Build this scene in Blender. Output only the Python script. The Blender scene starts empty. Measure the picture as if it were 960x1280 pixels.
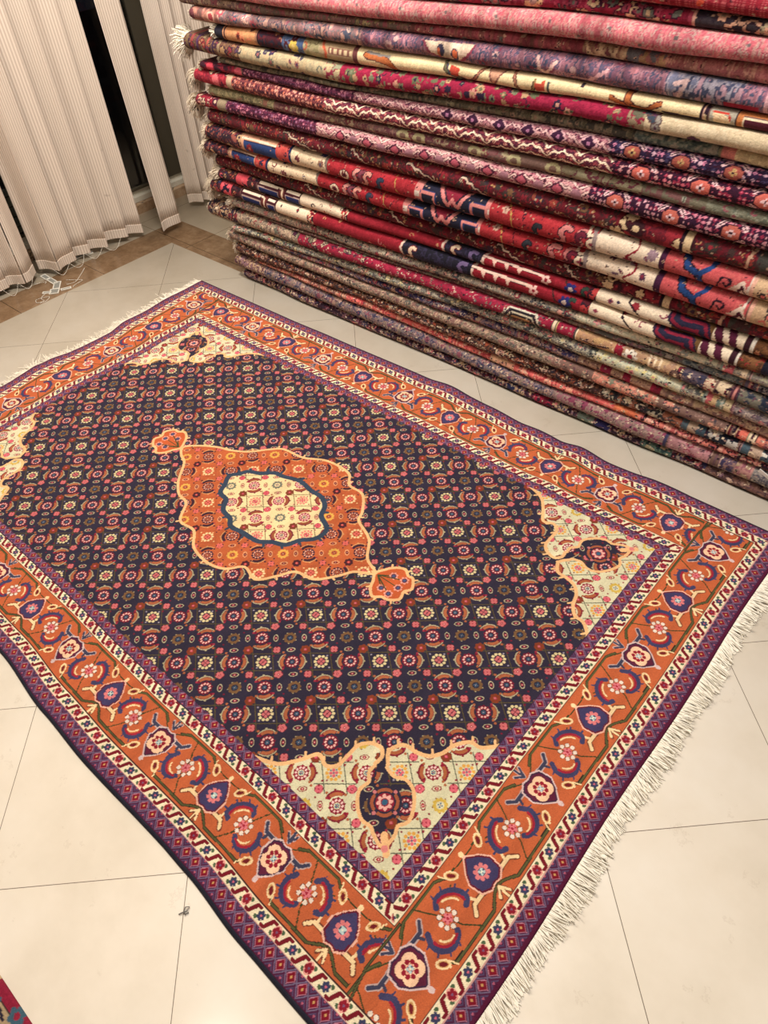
import bpy, bmesh, math, random
import numpy as np
from mathutils import Matrix, Vector

S = bpy.context.scene
COL = S.collection
random.seed(4)
RNG = np.random.default_rng(11)

# ------------------------------------------------------------------ camera, world, lights, exposure
cam_d = bpy.data.cameras.new('camera')
cam = bpy.data.objects.new('camera', cam_d)
COL.objects.link(cam)
RW = ((0.753, 0.656, -0.055), (0.438, -0.563, -0.701), (-0.491, 0.503, -0.711))
rx, ry, rz = [Vector(r).normalized() for r in RW]
rx = (rx - rz * rx.dot(rz)).normalized()
ry = rz.cross(rx)
M = Matrix(((rx.x, -ry.x, -rz.x, 1.398), (rx.y, -ry.y, -rz.y, 0.555), (rx.z, -ry.z, -rz.z, 1.664), (0, 0, 0, 1)))
cam.matrix_world = M
cam_d.sensor_fit = 'VERTICAL'
cam_d.sensor_height = 36.0
cam_d.lens = 915.7 / 1280 * 36.0
cam_d.clip_start = 0.05
S.camera = cam

w = bpy.data.worlds.new('night')
S.world = w
w.use_nodes = True
w.node_tree.nodes['Background'].inputs[0].default_value = (0.010, 0.010, 0.014, 1)
w.node_tree.nodes['Background'].inputs[1].default_value = 0.6

def area(name, loc, size, power, col=(1.0, 0.86, 0.70), sy=None):
    d = bpy.data.lights.new(name, 'AREA')
    d.energy = power; d.color = col; d.size = size
    if sy:
        d.shape = 'RECTANGLE'; d.size_y = sy
    o = bpy.data.objects.new(name, d); COL.objects.link(o); o.location = loc
    return o
NEU, WRM = (1.0, 0.985, 0.965), (1.0, 0.93, 0.83)
area('ceiling_lamp_near', (2.4, 0.2, 2.72), 0.45, 10, NEU)
area('ceiling_lamp_mid', (0.9, 1.85, 2.72), 0.40, 34, NEU)
area('ceiling_lamp_left', (-1.0, 2.05, 2.72), 0.35, 70, WRM)
area('ceiling_lamp_corner', (-1.3, 1.2, 2.72), 0.35, 24, WRM)
area('ceiling_lamp_back', (1.6, -2.2, 2.72), 0.8, 14, NEU)
area('ceiling_lamp_right', (3.4, 1.6, 2.72), 0.5, 30, NEU)

S.view_settings.view_transform = 'Standard'
S.view_settings.look = 'None'
S.view_settings.gamma = 1.0
S.view_settings.use_curve_mapping = False
S.view_settings.exposure = -0.04

# ------------------------------------------------------------------ helpers
def lin(c):
    c = np.asarray(c, float) / 255.0
    return np.where(c <= 0.04045, c / 12.92, ((c + 0.055) / 1.055) ** 2.4)
def lin4(c):
    l = lin(c); return (float(l[0]), float(l[1]), float(l[2]), 1.0)

def link(name, me, mat=None, parent=None):
    o = bpy.data.objects.new(name, me)
    COL.objects.link(o)
    if mat is not None: me.materials.append(mat)
    if parent is not None: o.parent = parent
    return o
def tag(o, label=None, cat=None, group=None, kind=None):
    if label: o['label'] = label
    if cat: o['category'] = cat
    if group: o['group'] = group
    if kind: o['kind'] = kind
    return o
def empty(name, loc=(0, 0, 0)):
    o = bpy.data.objects.new(name, None); COL.objects.link(o); o.location = loc
    o.empty_display_size = 0.1
    return o
def mesh_np(name, co, faces4=None, faces3=None, smooth=True):
    """co (n,3); quads (m,4)"""
    me = bpy.data.meshes.new(name)
    f4 = np.zeros((0, 4), np.int32) if faces4 is None else np.asarray(faces4, np.int32)
    f3 = np.zeros((0, 3), np.int32) if faces3 is None else np.asarray(faces3, np.int32)
    me.vertices.add(len(co)); me.vertices.foreach_set('co', np.asarray(co, np.float32).ravel())
    nl = f4.size + f3.size
    me.loops.add(nl)
    me.loops.foreach_set('vertex_index', np.concatenate([f4.ravel(), f3.ravel()]))
    npoly = len(f4) + len(f3)
    me.polygons.add(npoly)
    starts = np.concatenate([np.arange(len(f4)) * 4, f4.size + np.arange(len(f3)) * 3]).astype(np.int32)
    me.polygons.foreach_set('loop_start', starts)
    tot = np.concatenate([np.full(len(f4), 4), np.full(len(f3), 3)]).astype(np.int32)
    try: me.polygons.foreach_set('loop_total', tot)
    except Exception: pass
    me.update(calc_edges=True)
    if smooth: me.polygons.foreach_set('use_smooth', np.ones(npoly, bool))
    me.validate()
    return me
def grid_faces(ny, nx):
    i = np.arange(ny - 1)[:, None] * nx + np.arange(nx - 1)[None, :]
    return np.stack([i, i + 1, i + nx + 1, i + nx], -1).reshape(-1, 4)
def add_color(me, rgb, name='knots'):
    a = me.color_attributes.new(name, 'FLOAT_COLOR', 'POINT')
    c = np.ones((len(rgb), 4), np.float32); c[:, :3] = rgb
    a.data.foreach_set('color', c.ravel())

class MB:
    """collects boxes / tubes / polygons into one mesh"""
    def __init__(self): self.v = []; self.f = []
    def box(self, a, b):
        n = len(self.v); x0, y0, z0 = a; x1, y1, z1 = b
        self.v += [(x0,y0,z0),(x1,y0,z0),(x1,y1,z0),(x0,y1,z0),(x0,y0,z1),(x1,y0,z1),(x1,y1,z1),(x0,y1,z1)]
        self.f += [tuple(n+i for i in q) for q in ((0,3,2,1),(4,5,6,7),(0,1,5,4),(1,2,6,5),(2,3,7,6),(3,0,4,7))]
        return self
    def prism(self, pts, z0, z1):
        n = len(self.v); m = len(pts)
        self.v += [(x, y, z0) for x, y in pts] + [(x, y, z1) for x, y in pts]
        self.f.append(tuple(n + i for i in reversed(range(m)))); self.f.append(tuple(n + m + i for i in range(m)))
        for i in range(m):
            j = (i + 1) % m; self.f.append((n+i, n+j, n+m+j, n+m+i))
        return self
    def tube(self, pts, r, seg=6):
        pts = [Vector(p) for p in pts]; n = len(self.v)
        for k, p in enumerate(pts):
            d = (pts[min(k+1, len(pts)-1)] - pts[max(k-1, 0)]).normalized()
            a = d.orthogonal().normalized(); b = d.cross(a)
            for s in range(seg):
                t = 2*math.pi*s/seg; self.v.append(tuple(p + (a*math.cos(t) + b*math.sin(t))*r))
        for k in range(len(pts)-1):
            for s in range(seg):
                s2 = (s+1) % seg
                self.f.append((n+k*seg+s, n+k*seg+s2, n+(k+1)*seg+s2, n+(k+1)*seg+s))
        self.f.append(tuple(n+s for s in reversed(range(seg))))
        self.f.append(tuple(n+(len(pts)-1)*seg+s for s in range(seg)))
        return self
    def ball(self, c, r, seg=6, rings=4):
        n = len(self.v); cx, cy, cz = c
        self.v.append((cx, cy, cz - r))
        for i in range(1, rings):
            th = math.pi * i / rings
            for s in range(seg):
                a = 2*math.pi*s/seg
                self.v.append((cx + r*math.sin(th)*math.cos(a), cy + r*math.sin(th)*math.sin(a), cz - r*math.cos(th)))
        self.v.append((cx, cy, cz + r)); top = len(self.v) - 1
        for s in range(seg):
            s2 = (s+1) % seg
            self.f.append((n, n+1+s2, n+1+s))
            for i in range(rings-2):
                a = n+1+i*seg
                self.f.append((a+s, a+s2, a+seg+s2, a+seg+s))
            a = n+1+(rings-2)*seg
            self.f.append((a+s, a+s2, top))
        return self
    def build(self, name, mat=None, parent=None, smooth=False, bevel=0):
        me = bpy.data.meshes.new(name); me.from_pydata(self.v, [], self.f); me.update()
        if smooth: me.polygons.foreach_set('use_smooth', np.ones(len(me.polygons), bool))
        o = link(name, me, mat, parent)
        if bevel:
            b = o.modifiers.new('bevel', 'BEVEL'); b.width = bevel; b.segments = 2; b.limit_method = 'ANGLE'
        return o

# ------------------------------------------------------------------ materials
def mat(name, rough=0.6, base=None, metal=0.0, spec=0.5):
    m = bpy.data.materials.new(name); m.use_nodes = True
    nt = m.node_tree; b = nt.nodes['Principled BSDF']
    b.inputs['Roughness'].default_value = rough
    b.inputs['Metallic'].default_value = metal
    b.inputs['Specular IOR Level'].default_value = spec
    if base is not None: b.inputs['Base Color'].default_value = lin4(base)
    return m, nt, b
def N(nt, typ, **kw):
    n = nt.nodes.new(typ)
    for k, v in kw.items(): setattr(n, k, v)
    return n
def math_(nt, op, a, b=None, c=None, clamp=False):
    n = N(nt, 'ShaderNodeMath', operation=op); n.use_clamp = clamp
    for i, v in enumerate((a, b, c)):
        if v is None: continue
        if isinstance(v, (int, float)): n.inputs[i].default_value = v
        else: nt.links.new(v, n.inputs[i])
    return n.outputs[0]
def mix(nt, fac, a, b, typ='MIX'):
    n = N(nt, 'ShaderNodeMix', data_type='RGBA', blend_type=typ)
    for s, v in ((0, fac), (6, a), (7, b)):
        if isinstance(v, (int, float)): n.inputs[s].default_value = v
        elif isinstance(v, tuple): n.inputs[s].default_value = v
        else: nt.links.new(v, n.inputs[s])
    return n.outputs[2]
def noise(nt, scale, detail=3, vec=None, rough=0.55):
    n = N(nt, 'ShaderNodeTexNoise'); n.inputs['Scale'].default_value = scale
    n.inputs['Detail'].default_value = detail; n.inputs['Roughness'].default_value = rough
    if vec is not None: nt.links.new(vec, n.inputs['Vector'])
    return n.outputs['Fac']
def objco(nt): return N(nt, 'ShaderNodeTexCoord').outputs['Object']
def bump(nt, h, b, strength, dist):
    n = N(nt, 'ShaderNodeBump'); n.inputs['Strength'].default_value = strength; n.inputs['Distance'].default_value = dist
    nt.links.new(h, n.inputs['Height']); nt.links.new(n.outputs[0], b.inputs['Normal'])
def ramp(nt, fac, stops):
    n = N(nt, 'ShaderNodeValToRGB'); e = n.color_ramp.elements
    while len(e) < len(stops): e.new(0.5)
    for k, (p, c) in enumerate(stops):
        e[k].position = p; e[k].color = c
    nt.links.new(fac, n.inputs[0]); return n.outputs[0]

def wool(name, sheen=0.3, pile=420, bs=0.5, amp=0.22):
    m, nt, b = mat(name, 0.92, spec=0.12)
    a = N(nt, 'ShaderNodeAttribute'); a.attribute_name = 'knots'
    oc = objco(nt)
    f = noise(nt, pile, 2, oc)
    g2 = noise(nt, 3.0, 3, oc)
    g = math_(nt, 'MULTIPLY_ADD', f, amp * 2, 1 - amp)
    mul = N(nt, 'ShaderNodeVectorMath', operation='SCALE')
    nt.links.new(a.outputs['Color'], mul.inputs[0]); nt.links.new(g, mul.inputs['Scale'])
    nt.links.new(mul.outputs[0], b.inputs['Base Color'])
    b.inputs['Sheen Weight'].default_value = sheen
    b.inputs['Sheen Roughness'].default_value = 0.45
    b.inputs['Sheen Tint'].default_value = (1.0, 0.92, 0.9, 1)
    bump(nt, f, b, bs, 0.004)
    return m
MAT_PILE = wool('knotted_wool_pile', 0.05, 520, 0.35, 0.16)
MAT_FOLD = wool('folded_wool_pile', 0.04, 380, 0.5, 0.25)

m, nt, b = mat('cotton_fringe', 0.9, spec=0.1)
nt.links.new(mix(nt, noise(nt, 90, 2, objco(nt)), lin4((236, 226, 206)), lin4((250, 244, 230))), b.inputs['Base Color'])
MAT_FRINGE = m
m, nt, b = mat('aged_cotton_fringe', 0.9, spec=0.1)
nt.links.new(mix(nt, noise(nt, 60, 2, objco(nt)), lin4((205, 188, 165)), lin4((238, 226, 206))), b.inputs['Base Color'])
MAT_FRINGE2 = m

# polished marble floor: diagonal cream tiles, a brown inlay strip that turns the corner, cream again along the walls
m, nt, b = mat('polished_marble_floor', 0.15, spec=0.4)
oc = objco(nt)
sp = N(nt, 'ShaderNodeSeparateXYZ'); nt.links.new(oc, sp.inputs[0])
X, Y = sp.outputs[0], sp.outputs[1]
k = 1 / (math.sqrt(2) * 0.45)
A = math_(nt, 'MULTIPLY', math_(nt, 'ADD', X, Y), k)
B = math_(nt, 'MULTIPLY', math_(nt, 'SUBTRACT', Y, X), k)
def gl(v, half):
    f = math_(nt, 'ABSOLUTE', math_(nt, 'SUBTRACT', math_(nt, 'FRACT', math_(nt, 'ADD', v, 0.5)), 0.5))
    return math_(nt, 'LESS_THAN', f, half)
grout = math_(nt, 'MAXIMUM', gl(A, 0.0018), gl(B, 0.0018))
grout2 = math_(nt, 'MAXIMUM', gl(math_(nt, 'MULTIPLY', X, 1 / 0.45), 0.003), gl(math_(nt, 'MULTIPLY', math_(nt, 'ADD', Y, 0.13), 1 / 0.45), 0.003))
inner = math_(nt, 'MULTIPLY', math_(nt, 'GREATER_THAN', X, -1.913), math_(nt, 'LESS_THAN', Y, 2.531))
outer = math_(nt, 'SUBTRACT', 1.0, math_(nt, 'MULTIPLY', math_(nt, 'GREATER_THAN', X, -2.112), math_(nt, 'LESS_THAN', Y, 2.727)))
wn = N(nt, 'ShaderNodeTexWhiteNoise', noise_dimensions='2D')
cmb = N(nt, 'ShaderNodeCombineXYZ')
nt.links.new(math_(nt, 'FLOOR', A), cmb.inputs[0]); nt.links.new(math_(nt, 'FLOOR', B), cmb.inputs[1]); nt.links.new(cmb.outputs[0], wn.inputs['Vector'])
n1 = noise(nt, 2.6, 6, oc, 0.6)
n2 = noise(nt, 11, 5, oc, 0.6)
cream = ramp(nt, n1, [(0.30, lin4((214, 203, 184))), (0.5, lin4((228, 218, 201))), (0.7, lin4((236, 228, 214)))])
cream = mix(nt, math_(nt, 'MULTIPLY', wn.outputs['Value'], 0.25), cream, lin4((216, 204, 184)))
vein = ramp(nt, noise(nt, 5, 9, oc, 0.75), [(0.485, (0, 0, 0, 1)), (0.5, (1, 1, 1, 1)), (0.515, (0, 0, 0, 1))])
cream = mix(nt, math_(nt, 'MULTIPLY', vein, math_(nt, 'MULTIPLY', math_(nt, 'GREATER_THAN', n2, 0.62), 0.25)), cream, lin4((178, 160, 138)))
cream = mix(nt, grout, cream, lin4((118, 102, 88)))
brown = ramp(nt, noise(nt, 14, 8, oc, 0.7), [(0.3, lin4((150, 120, 92))), (0.5, lin4((178, 146, 114))), (0.72, lin4((206, 176, 144)))])
brown = mix(nt, grout2, brown, lin4((96, 72, 54)))
edge = ramp(nt, n1, [(0.3, lin4((222, 208, 184))), (0.7, lin4((240, 228, 208)))])
edge = mix(nt, grout2, edge, lin4((150, 132, 112)))
c = mix(nt, inner, brown, cream)
c = mix(nt, outer, c, edge)
nt.links.new(c, b.inputs['Base Color'])
nt.links.new(math_(nt, 'MULTIPLY_ADD', n2, 0.08, 0.10), b.inputs['Roughness'])
MAT_FLOOR = m

def plaster(name, c):
    m, nt, b = mat(name, 0.85, spec=0.2)
    n = noise(nt, 30, 4, objco(nt))
    nt.links.new(mix(nt, n, lin4(tuple(x * 0.95 for x in c)), lin4(c)), b.inputs['Base Color'])
    bump(nt, n, b, 0.15, 0.002); return m
MAT_WALL = plaster('painted_wall', (222, 212, 196))
MAT_CEIL = plaster('painted_ceiling', (235, 230, 220))

m, nt, b = mat('marble_sill', 0.25, spec=0.5)
n = noise(nt, 9, 8, objco(nt), 0.7)
c = ramp(nt, n, [(0.3, lin4((84, 62, 46))), (0.5, lin4((150, 122, 96))), (0.75, lin4((190, 166, 138)))])
v = ramp(nt, noise(nt, 7, 5, objco(nt), 0.6), [(0.47, (0, 0, 0, 1)), (0.5, (1, 1, 1, 1)), (0.53, (0, 0, 0, 1))])
nt.links.new(mix(nt, v, c, lin4((52, 38, 30))), b.inputs['Base Color'])
MAT_SILL = m
def plain(name, c, rough=0.5, metal=0.0, var=0.06, scale=40, spec=0.5):
    m, nt, b = mat(name, rough, metal=metal, spec=spec)
    n = noise(nt, scale, 3, objco(nt))
    nt.links.new(mix(nt, n, lin4(tuple(x * (1 - var) for x in c)), lin4(tuple(min(255, x * (1 + var)) for x in c))), b.inputs['Base Color'])
    return m
MAT_FRAME = plain('grey_aluminium_frame', (148, 142, 124), 0.4)
MAT_TRACK = plain('white_aluminium_track', (196, 190, 176), 0.4)
MAT_DARKFRAME = plain('dark_olive_frame', (66, 60, 48), 0.5)
MAT_GROUND = plain('outdoor_paving', (92, 84, 76), 0.9)
MAT_BLOCK = None
m, nt, b = mat('pale_block_wall', 0.7)
br = N(nt, 'ShaderNodeTexBrick'); br.inputs['Color1'].default_value = lin4((190, 190, 176)); br.inputs['Color2'].default_value = lin4((176, 178, 166))
br.inputs['Mortar'].default_value = lin4((90, 90, 84)); br.inputs['Scale'].default_value = 9; br.inputs['Mortar Size'].default_value = 0.02
mp = N(nt, 'ShaderNodeMapping'); mp.inputs['Rotation'].default_value = (math.pi / 2, 0, math.pi / 2)
nt.links.new(objco(nt), mp.inputs[0]); nt.links.new(mp.outputs[0], br.inputs['Vector']); nt.links.new(br.outputs[0], b.inputs['Base Color'])
MAT_BLOCK = m
m, nt, b = mat('window_glass', 0.02)
b.inputs['Transmission Weight'].default_value = 1.0; b.inputs['IOR'].default_value = 1.45
b.inputs['Base Color'].default_value = (0.75, 0.78, 0.76, 1)
MAT_GLASS = m
m, nt, b = mat('woven_vane_fabric', 0.85, spec=0.15)
a = N(nt, 'ShaderNodeAttribute'); a.attribute_name = 'across'
s1 = math_(nt, 'SINE', math_(nt, 'MULTIPLY', a.outputs['Fac'], 2 * math.pi / 0.0127))
s1 = math_(nt, 'MULTIPLY_ADD', s1, 0.5, 0.5)
sp = N(nt, 'ShaderNodeSeparateXYZ'); nt.links.new(objco(nt), sp.inputs[0])
c = mix(nt, math_(nt, 'MULTIPLY_ADD', s1, 0.85, 0.05), lin4((194, 176, 161)), lin4((228, 214, 200)))
spot = ramp(nt, noise(nt, 13, 2, objco(nt)), [(0.72, (0, 0, 0, 1)), (0.76, (1, 1, 1, 1))])
c = mix(nt, math_(nt, 'MULTIPLY', spot, 0.35), c, lin4((130, 108, 96)))
nt.links.new(c, b.inputs['Base Color']); bump(nt, s1, b, 0.6, 0.0015)
MAT_VANE = m
MAT_PLATE = plain('grey_weight_plate', (128, 128, 122), 0.45)
MAT_PLASTIC = plain('clear_white_plastic', (216, 212, 202), 0.3)
MAT_BEAD = plain('white_bead', (232, 226, 214), 0.35)
MAT_TAG = plain('white_paper', (236, 234, 230), 0.35, var=0.02)
MAT_LINT = plain('grey_thread', (112, 108, 104), 0.9)

# ------------------------------------------------------------------ knot painter: an index grid, one entry per knot
PAL = []; PIX = {}
def C(*c):
    c = tuple(c)
    if c not in PIX: PIX[c] = len(PAL); PAL.append(c)
    return PIX[c]
def ci(c): return c if isinstance(c, (int, np.integer)) else C(*c)
class Cv:
    def __init__(s, x0, x1, y0, y1, res, bg):
        s.x0, s.y0, s.r = x0, y0, res
        s.nx = int(round((x1 - x0) / res)) + 1; s.ny = int(round((y1 - y0) / res)) + 1
        s.a = np.full((s.ny, s.nx), ci(bg), np.int32)
    def box(s, xa, xb, ya, yb):
        i0 = max(0, int((xa - s.x0) / s.r)); i1 = min(s.nx, int((xb - s.x0) / s.r) + 2)
        j0 = max(0, int((ya - s.y0) / s.r)); j1 = min(s.ny, int((yb - s.y0) / s.r) + 2)
        if i1 <= i0 or j1 <= j0: return None
        return (slice(j0, j1), slice(i0, i1)), (s.x0 + np.arange(i0, i1) * s.r)[None, :], (s.y0 + np.arange(j0, j1) * s.r)[:, None]
    def put(s, sl, mask, c, only=None):
        sub = s.a[sl]
        mask = np.broadcast_to(mask, sub.shape)
        if only is not None: mask = mask & np.isin(sub, only)
        sub[mask] = ci(c)
    def ell(s, cx, cy, rx, ry, c, ang=0.0, only=None):
        R = max(rx, ry); g = s.box(cx - R, cx + R, cy - R, cy + R)
        if g is None: return
        sl, X, Y = g; ca, sa = math.cos(ang), math.sin(ang)
        u = (X - cx) * ca + (Y - cy) * sa; v = -(X - cx) * sa + (Y - cy) * ca
        s.put(sl, (u / rx) ** 2 + (v / ry) ** 2 <= 1, c, only)
    def rect(s, xa, xb, ya, yb, c):
        g = s.box(xa, xb, ya, yb)
        if g is None: return
        sl, X, Y = g; s.put(sl, (X >= xa) & (X < xb) & (Y >= ya) & (Y < yb), c)
    def dia(s, cx, cy, rx, ry, c):
        g = s.box(cx - rx, cx + rx, cy - ry, cy + ry)
        if g is None: return
        sl, X, Y = g; s.put(sl, abs(X - cx) / rx + abs(Y - cy) / ry <= 1, c)
    def inside(s, pts, g):
        sl, X, Y = g; X, Y = np.broadcast_arrays(X, Y); ins = np.zeros(X.shape, bool)
        for (x1, y1), (x2, y2) in zip(pts, list(pts[1:]) + [pts[0]]):
            if y1 == y2: continue
            cond = ((y1 > Y) != (y2 > Y)) & (X < (x2 - x1) * (Y - y1) / (y2 - y1) + x1)
            ins ^= cond
        return ins
    def poly(s, pts, c, only=None):
        xs = [p[0] for p in pts]; ys = [p[1] for p in pts]
        g = s.box(min(xs), max(xs), min(ys), max(ys))
        if g is None: return
        s.put(g[0], s.inside(pts, g), c, only)
    def mask(s, pts):
        m = np.zeros(s.a.shape, bool); xs = [p[0] for p in pts]; ys = [p[1] for p in pts]
        g = s.box(min(xs), max(xs), min(ys), max(ys)); m[g[0]] = s.inside(pts, g); return m
    def line(s, pts, wd, c, only=None):
        for (x1, y1), (x2, y2) in zip(pts[:-1], pts[1:]):
            g = s.box(min(x1, x2) - wd, max(x1, x2) + wd, min(y1, y2) - wd, max(y1, y2) + wd)
            if g is None: continue
            sl, X, Y = g; dx, dy = x2 - x1, y2 - y1; L = dx * dx + dy * dy + 1e-12
            t = np.clip(((X - x1) * dx + (Y - y1) * dy) / L, 0, 1)
            s.put(sl, np.hypot(X - x1 - t * dx, Y - y1 - t * dy) <= wd / 2, c, only)
    def flower(s, cx, cy, r, n, pc, cc, r2=0.42, a0=0.0, cr=0.36):
        for k in range(n):
            a = a0 + 2 * math.pi * k / n
            s.ell(cx + r * 0.64 * math.cos(a), cy + r * 0.64 * math.sin(a), r * 0.40, r * min(0.36, 2.0 / n), pc, a)
        s.ell(cx, cy, r * cr, r * cr, cc)
    def cres(s, cx, cy, r, th, ang, c, span=1.1):
        """crescent whose belly points away along ang"""
        g = s.box(cx - r * 1.3, cx + r * 1.3, cy - r * 1.3, cy + r * 1.3)
        if g is None: return
        sl, X, Y = g
        d1 = np.hypot(X - cx, Y - cy); ox, oy = cx - math.cos(ang) * th, cy - math.sin(ang) * th
        d2 = np.hypot(X - ox, Y - oy)
        da = np.abs((np.arctan2(Y - cy, X - cx) - ang + math.pi) % (2 * math.pi) - math.pi)
        s.put(sl, (d1 <= r) & (d2 >= r * 0.86) & (da < span), c)

def smooth_loop(pts, n=6, closed=True):
    P = [np.array(p, float) for p in pts]; out = []; m = len(P)
    rng = range(m if closed else m - 1)
    for i in rng:
        p0, p1, p2, p3 = (P[(i - 1) % m], P[i], P[(i + 1) % m], P[(i + 2) % m]) if closed else (P[max(i-1, 0)], P[i], P[i+1], P[min(i+2, m-1)])
        for k in range(n):
            t = k / n
            q = 0.5 * (2*p1 + (p2-p0)*t + (2*p0-5*p1+4*p2-p3)*t*t + (3*p1-p0-3*p2+p3)*t**3)
            out.append((float(q[0]), float(q[1])))
    if not closed: out.append(tuple(P[-1]))
    return out

# ------------------------------------------------------------------ the main rug's design
KN = 0.0016
NAVY = (47, 41, 58); ORANGE = (192, 92, 46); MAROON = (104, 20, 42); CREAM = (238, 220, 180); PURPLE = (82, 32, 64); LAV = (112, 94, 122)
# field repeat (herati): cell 0.24 x 0.20
HX, HY = 0.06, 0.05
K = {n: C(1, i, 0) for i, n in enumerate('bg line white wcen ring petal blue leaf lout pink pink2 bro bros eyeo eyei dot'.split())}
hc = Cv(-0.24, 0.48, -0.20, 0.40, KN, K['bg'])
D = (HX, HY); dl = math.hypot(*D); ua = math.atan2(HY, HX)
def hp(a, b): return a * HX, b * HY
rngi = range(-6, 11)
for a_ in rngi:
    for b_ in rngi:
        x, y = hp(a_, b_)
        if a_ % 2 == 0 and b_ % 2 == 0 and ((a_ + b_) // 2) % 2 == 0:   # box round the white flower, sides along the diagonals
            q = 0.68
            cs = [hp(a_ + q, b_), hp(a_, b_ + q), hp(a_ - q, b_), hp(a_, b_ - q)]
            ext = [hp(a_ + q * 1.55, b_ + q * .0), ]
            hc.line([hp(a_ + q, b_), hp(a_, b_ + q)], 0.0024, K['line']); hc.line([hp(a_, b_ + q), hp(a_ - q, b_)], 0.0024, K['line'])
            hc.line([hp(a_ - q, b_), hp(a_, b_ - q)], 0.0024, K['line']); hc.line([hp(a_, b_ - q), hp(a_ + q, b_)], 0.0024, K['line'])
            for (p_, r_) in (((q, 0), (1, -1)), ((q, 0), (1, 1)), ((-q, 0), (-1, 1)), ((-q, 0), (-1, -1)), ((0, q), (1, 1)), ((0, q), (-1, 1)), ((0, -q), (1, -1)), ((0, -q), (-1, -1))):
                hc.line([hp(a_ + p_[0], b_ + p_[1]), hp(a_ + p_[0] + r_[0] * .3, b_ + p_[1] + r_[1] * .3)], 0.0024, K['line'])
def dots(cv, x, y, r, n, d, c, a0=0.0):
    for q in range(n): cv.ell(x + r * math.cos(a0 + 2 * math.pi * q / n), y + r * math.sin(a0 + 2 * math.pi * q / n), d, d, c)
for a_ in rngi:
    for b_ in rngi:
        x, y = hp(a_, b_)
        if a_ % 2 == 0 and b_ % 2 == 0:
            if ((a_ + b_) // 2) % 2 == 0:
                for s_ in ((.5, 0), (-.5, 0), (0, .46), (0, -.46)):
                    hc.dia(*hp(a_ + s_[0], b_ + s_[1]), 0.0034, 0.0034, K['dot'])
                dots(hc, x, y, .0160, 10, .0042, K['white'], .1)
                dots(hc, x, y, .0062, 4, .0042, K['pink'], .8); hc.ell(x, y, 0.0022, 0.0022, K['wcen']); dots(hc, x, y, .0095, 4, .0018, K['wcen'], 0)
            else:
                dots(hc, x, y, .0135, 10, .0046, K['bros'], .2); dots(hc, x, y, .0185, 5, .0017, K['lout'], .3)
                hc.ell(x, y, .0066, .0066, K['bg']); dots(hc, x, y, .0045, 4, .0020, K['blue'], .4); hc.ell(x, y, 0.0016, 0.0016, K['dot'])
                for s_ in ((.5, .5), (-.5, .5), (.5, -.5), (-.5, -.5)):
                    ex, ey = hp(a_ + s_[0], b_ + s_[1]); an = math.atan2(-s_[0], s_[1])
                    hc.ell(ex, ey, 0.0118, 0.0068, K['eyeo'], an); hc.ell(ex, ey, 0.0092, 0.0050, K['bg'], an); hc.ell(ex, ey, 0.0052, 0.0040, K['eyei'], an); hc.ell(ex, ey, 0.0016, 0.0016, K['petal'], an)
        elif a_ % 2 and b_ % 2:
            an = ua if (a_ - b_) % 4 == 0 else -ua
            for sg in (0, math.pi):
                ox, oy = x + 0.0075 * math.cos(an + sg), y + 0.0075 * math.sin(an + sg)
                hc.cres(ox, oy, 0.0290, 0.0045, an + sg, K['lout'], .95)
                hc.ell(ox + .0295 * math.cos(an + sg), oy + .0295 * math.sin(an + sg), .003, .003, K['lout'])
                hc.ell(ox, oy, .0255, .0255, K['bg'], 0, only=[K['lout']]) if False else None
                hc.cres(ox, oy, 0.0258, 0.0065, an + sg + .10, K['ring'], .95)
                hc.cres(ox, oy, 0.0246, 0.0050, an + sg - .02, K['leaf'], .75)
            hc.ell(x, y, 0.0212, 0.0212, K['bg'])
            hc.ell(x, y, 0.0182, 0.0182, K['ring']); dots(hc, x, y, .0178, 10, .0026, K['ring'], .31)
            dots(hc, x, y, .0130, 10, .0030, K['petal'], 0)
            hc.ell(x, y, 0.0078, 0.0078, K['bg']); dots(hc, x, y, .0040, 6, .0018, K['blue'], 0); hc.ell(x, y, .0016, .0016, K['dot'])
            for q in range(4): hc.dia(x + .031 * math.cos(an + math.pi / 4 + q * math.pi / 2), y + .031 * math.sin(an + math.pi / 4 + q * math.pi / 2), .0042, .0042, K['leaf'] if q % 2 else K['pink2'])
        elif a_ % 2 and b_ % 2 == 0:
            if (a_ - b_) % 4 == 1:
                hc.ell(x, y, .0125, .0105, K['ring'], .6); dots(hc, x, y, .0070, 5, .0046, K['pink'], .6); hc.ell(x, y, .0035, .0035, K['pink2']); hc.ell(x, y, 0.0015, 0.0015, K['petal'])
            else:
                dots(hc, x, y, .0085, 7, .0056, K['bro'], .3); hc.ell(x, y, .0095, .0095, K['bro']); hc.ell(x, y, .0048, .0048, K['pink2']); hc.dia(x, y, .0040, .0040, K['pink'])
        else:
            hc.ell(x, y, .0108, .0108, K['ring']); dots(hc, x, y, .0062, 4, .0046, K['pink'], .78 + ua); hc.ell(x, y, .0044, .0044, K['pink']); hc.ell(x, y, 0.0020, 0.0020, K['pink2'])
            for s_ in ((.34, .12), (-.34, -.12)): hc.ell(*hp(a_ + s_[0], b_ + s_[1]), 0.0034, 0.0034, K['leaf'])
            for s_ in ((.12, -.38), (-.12, .38)): hc.dia(*hp(a_ + s_[0], b_ + s_[1]), 0.0034, 0.0034, K['ring'])
CELL = hc.a[int(0.2 / KN):int(0.4 / KN), int(0.24 / KN):int(0.48 / KN)].copy()   # one period, phase 0 at (0,0)
def palette(**kw): return {K[n]: C(*c) for n, c in kw.items()}
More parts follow.
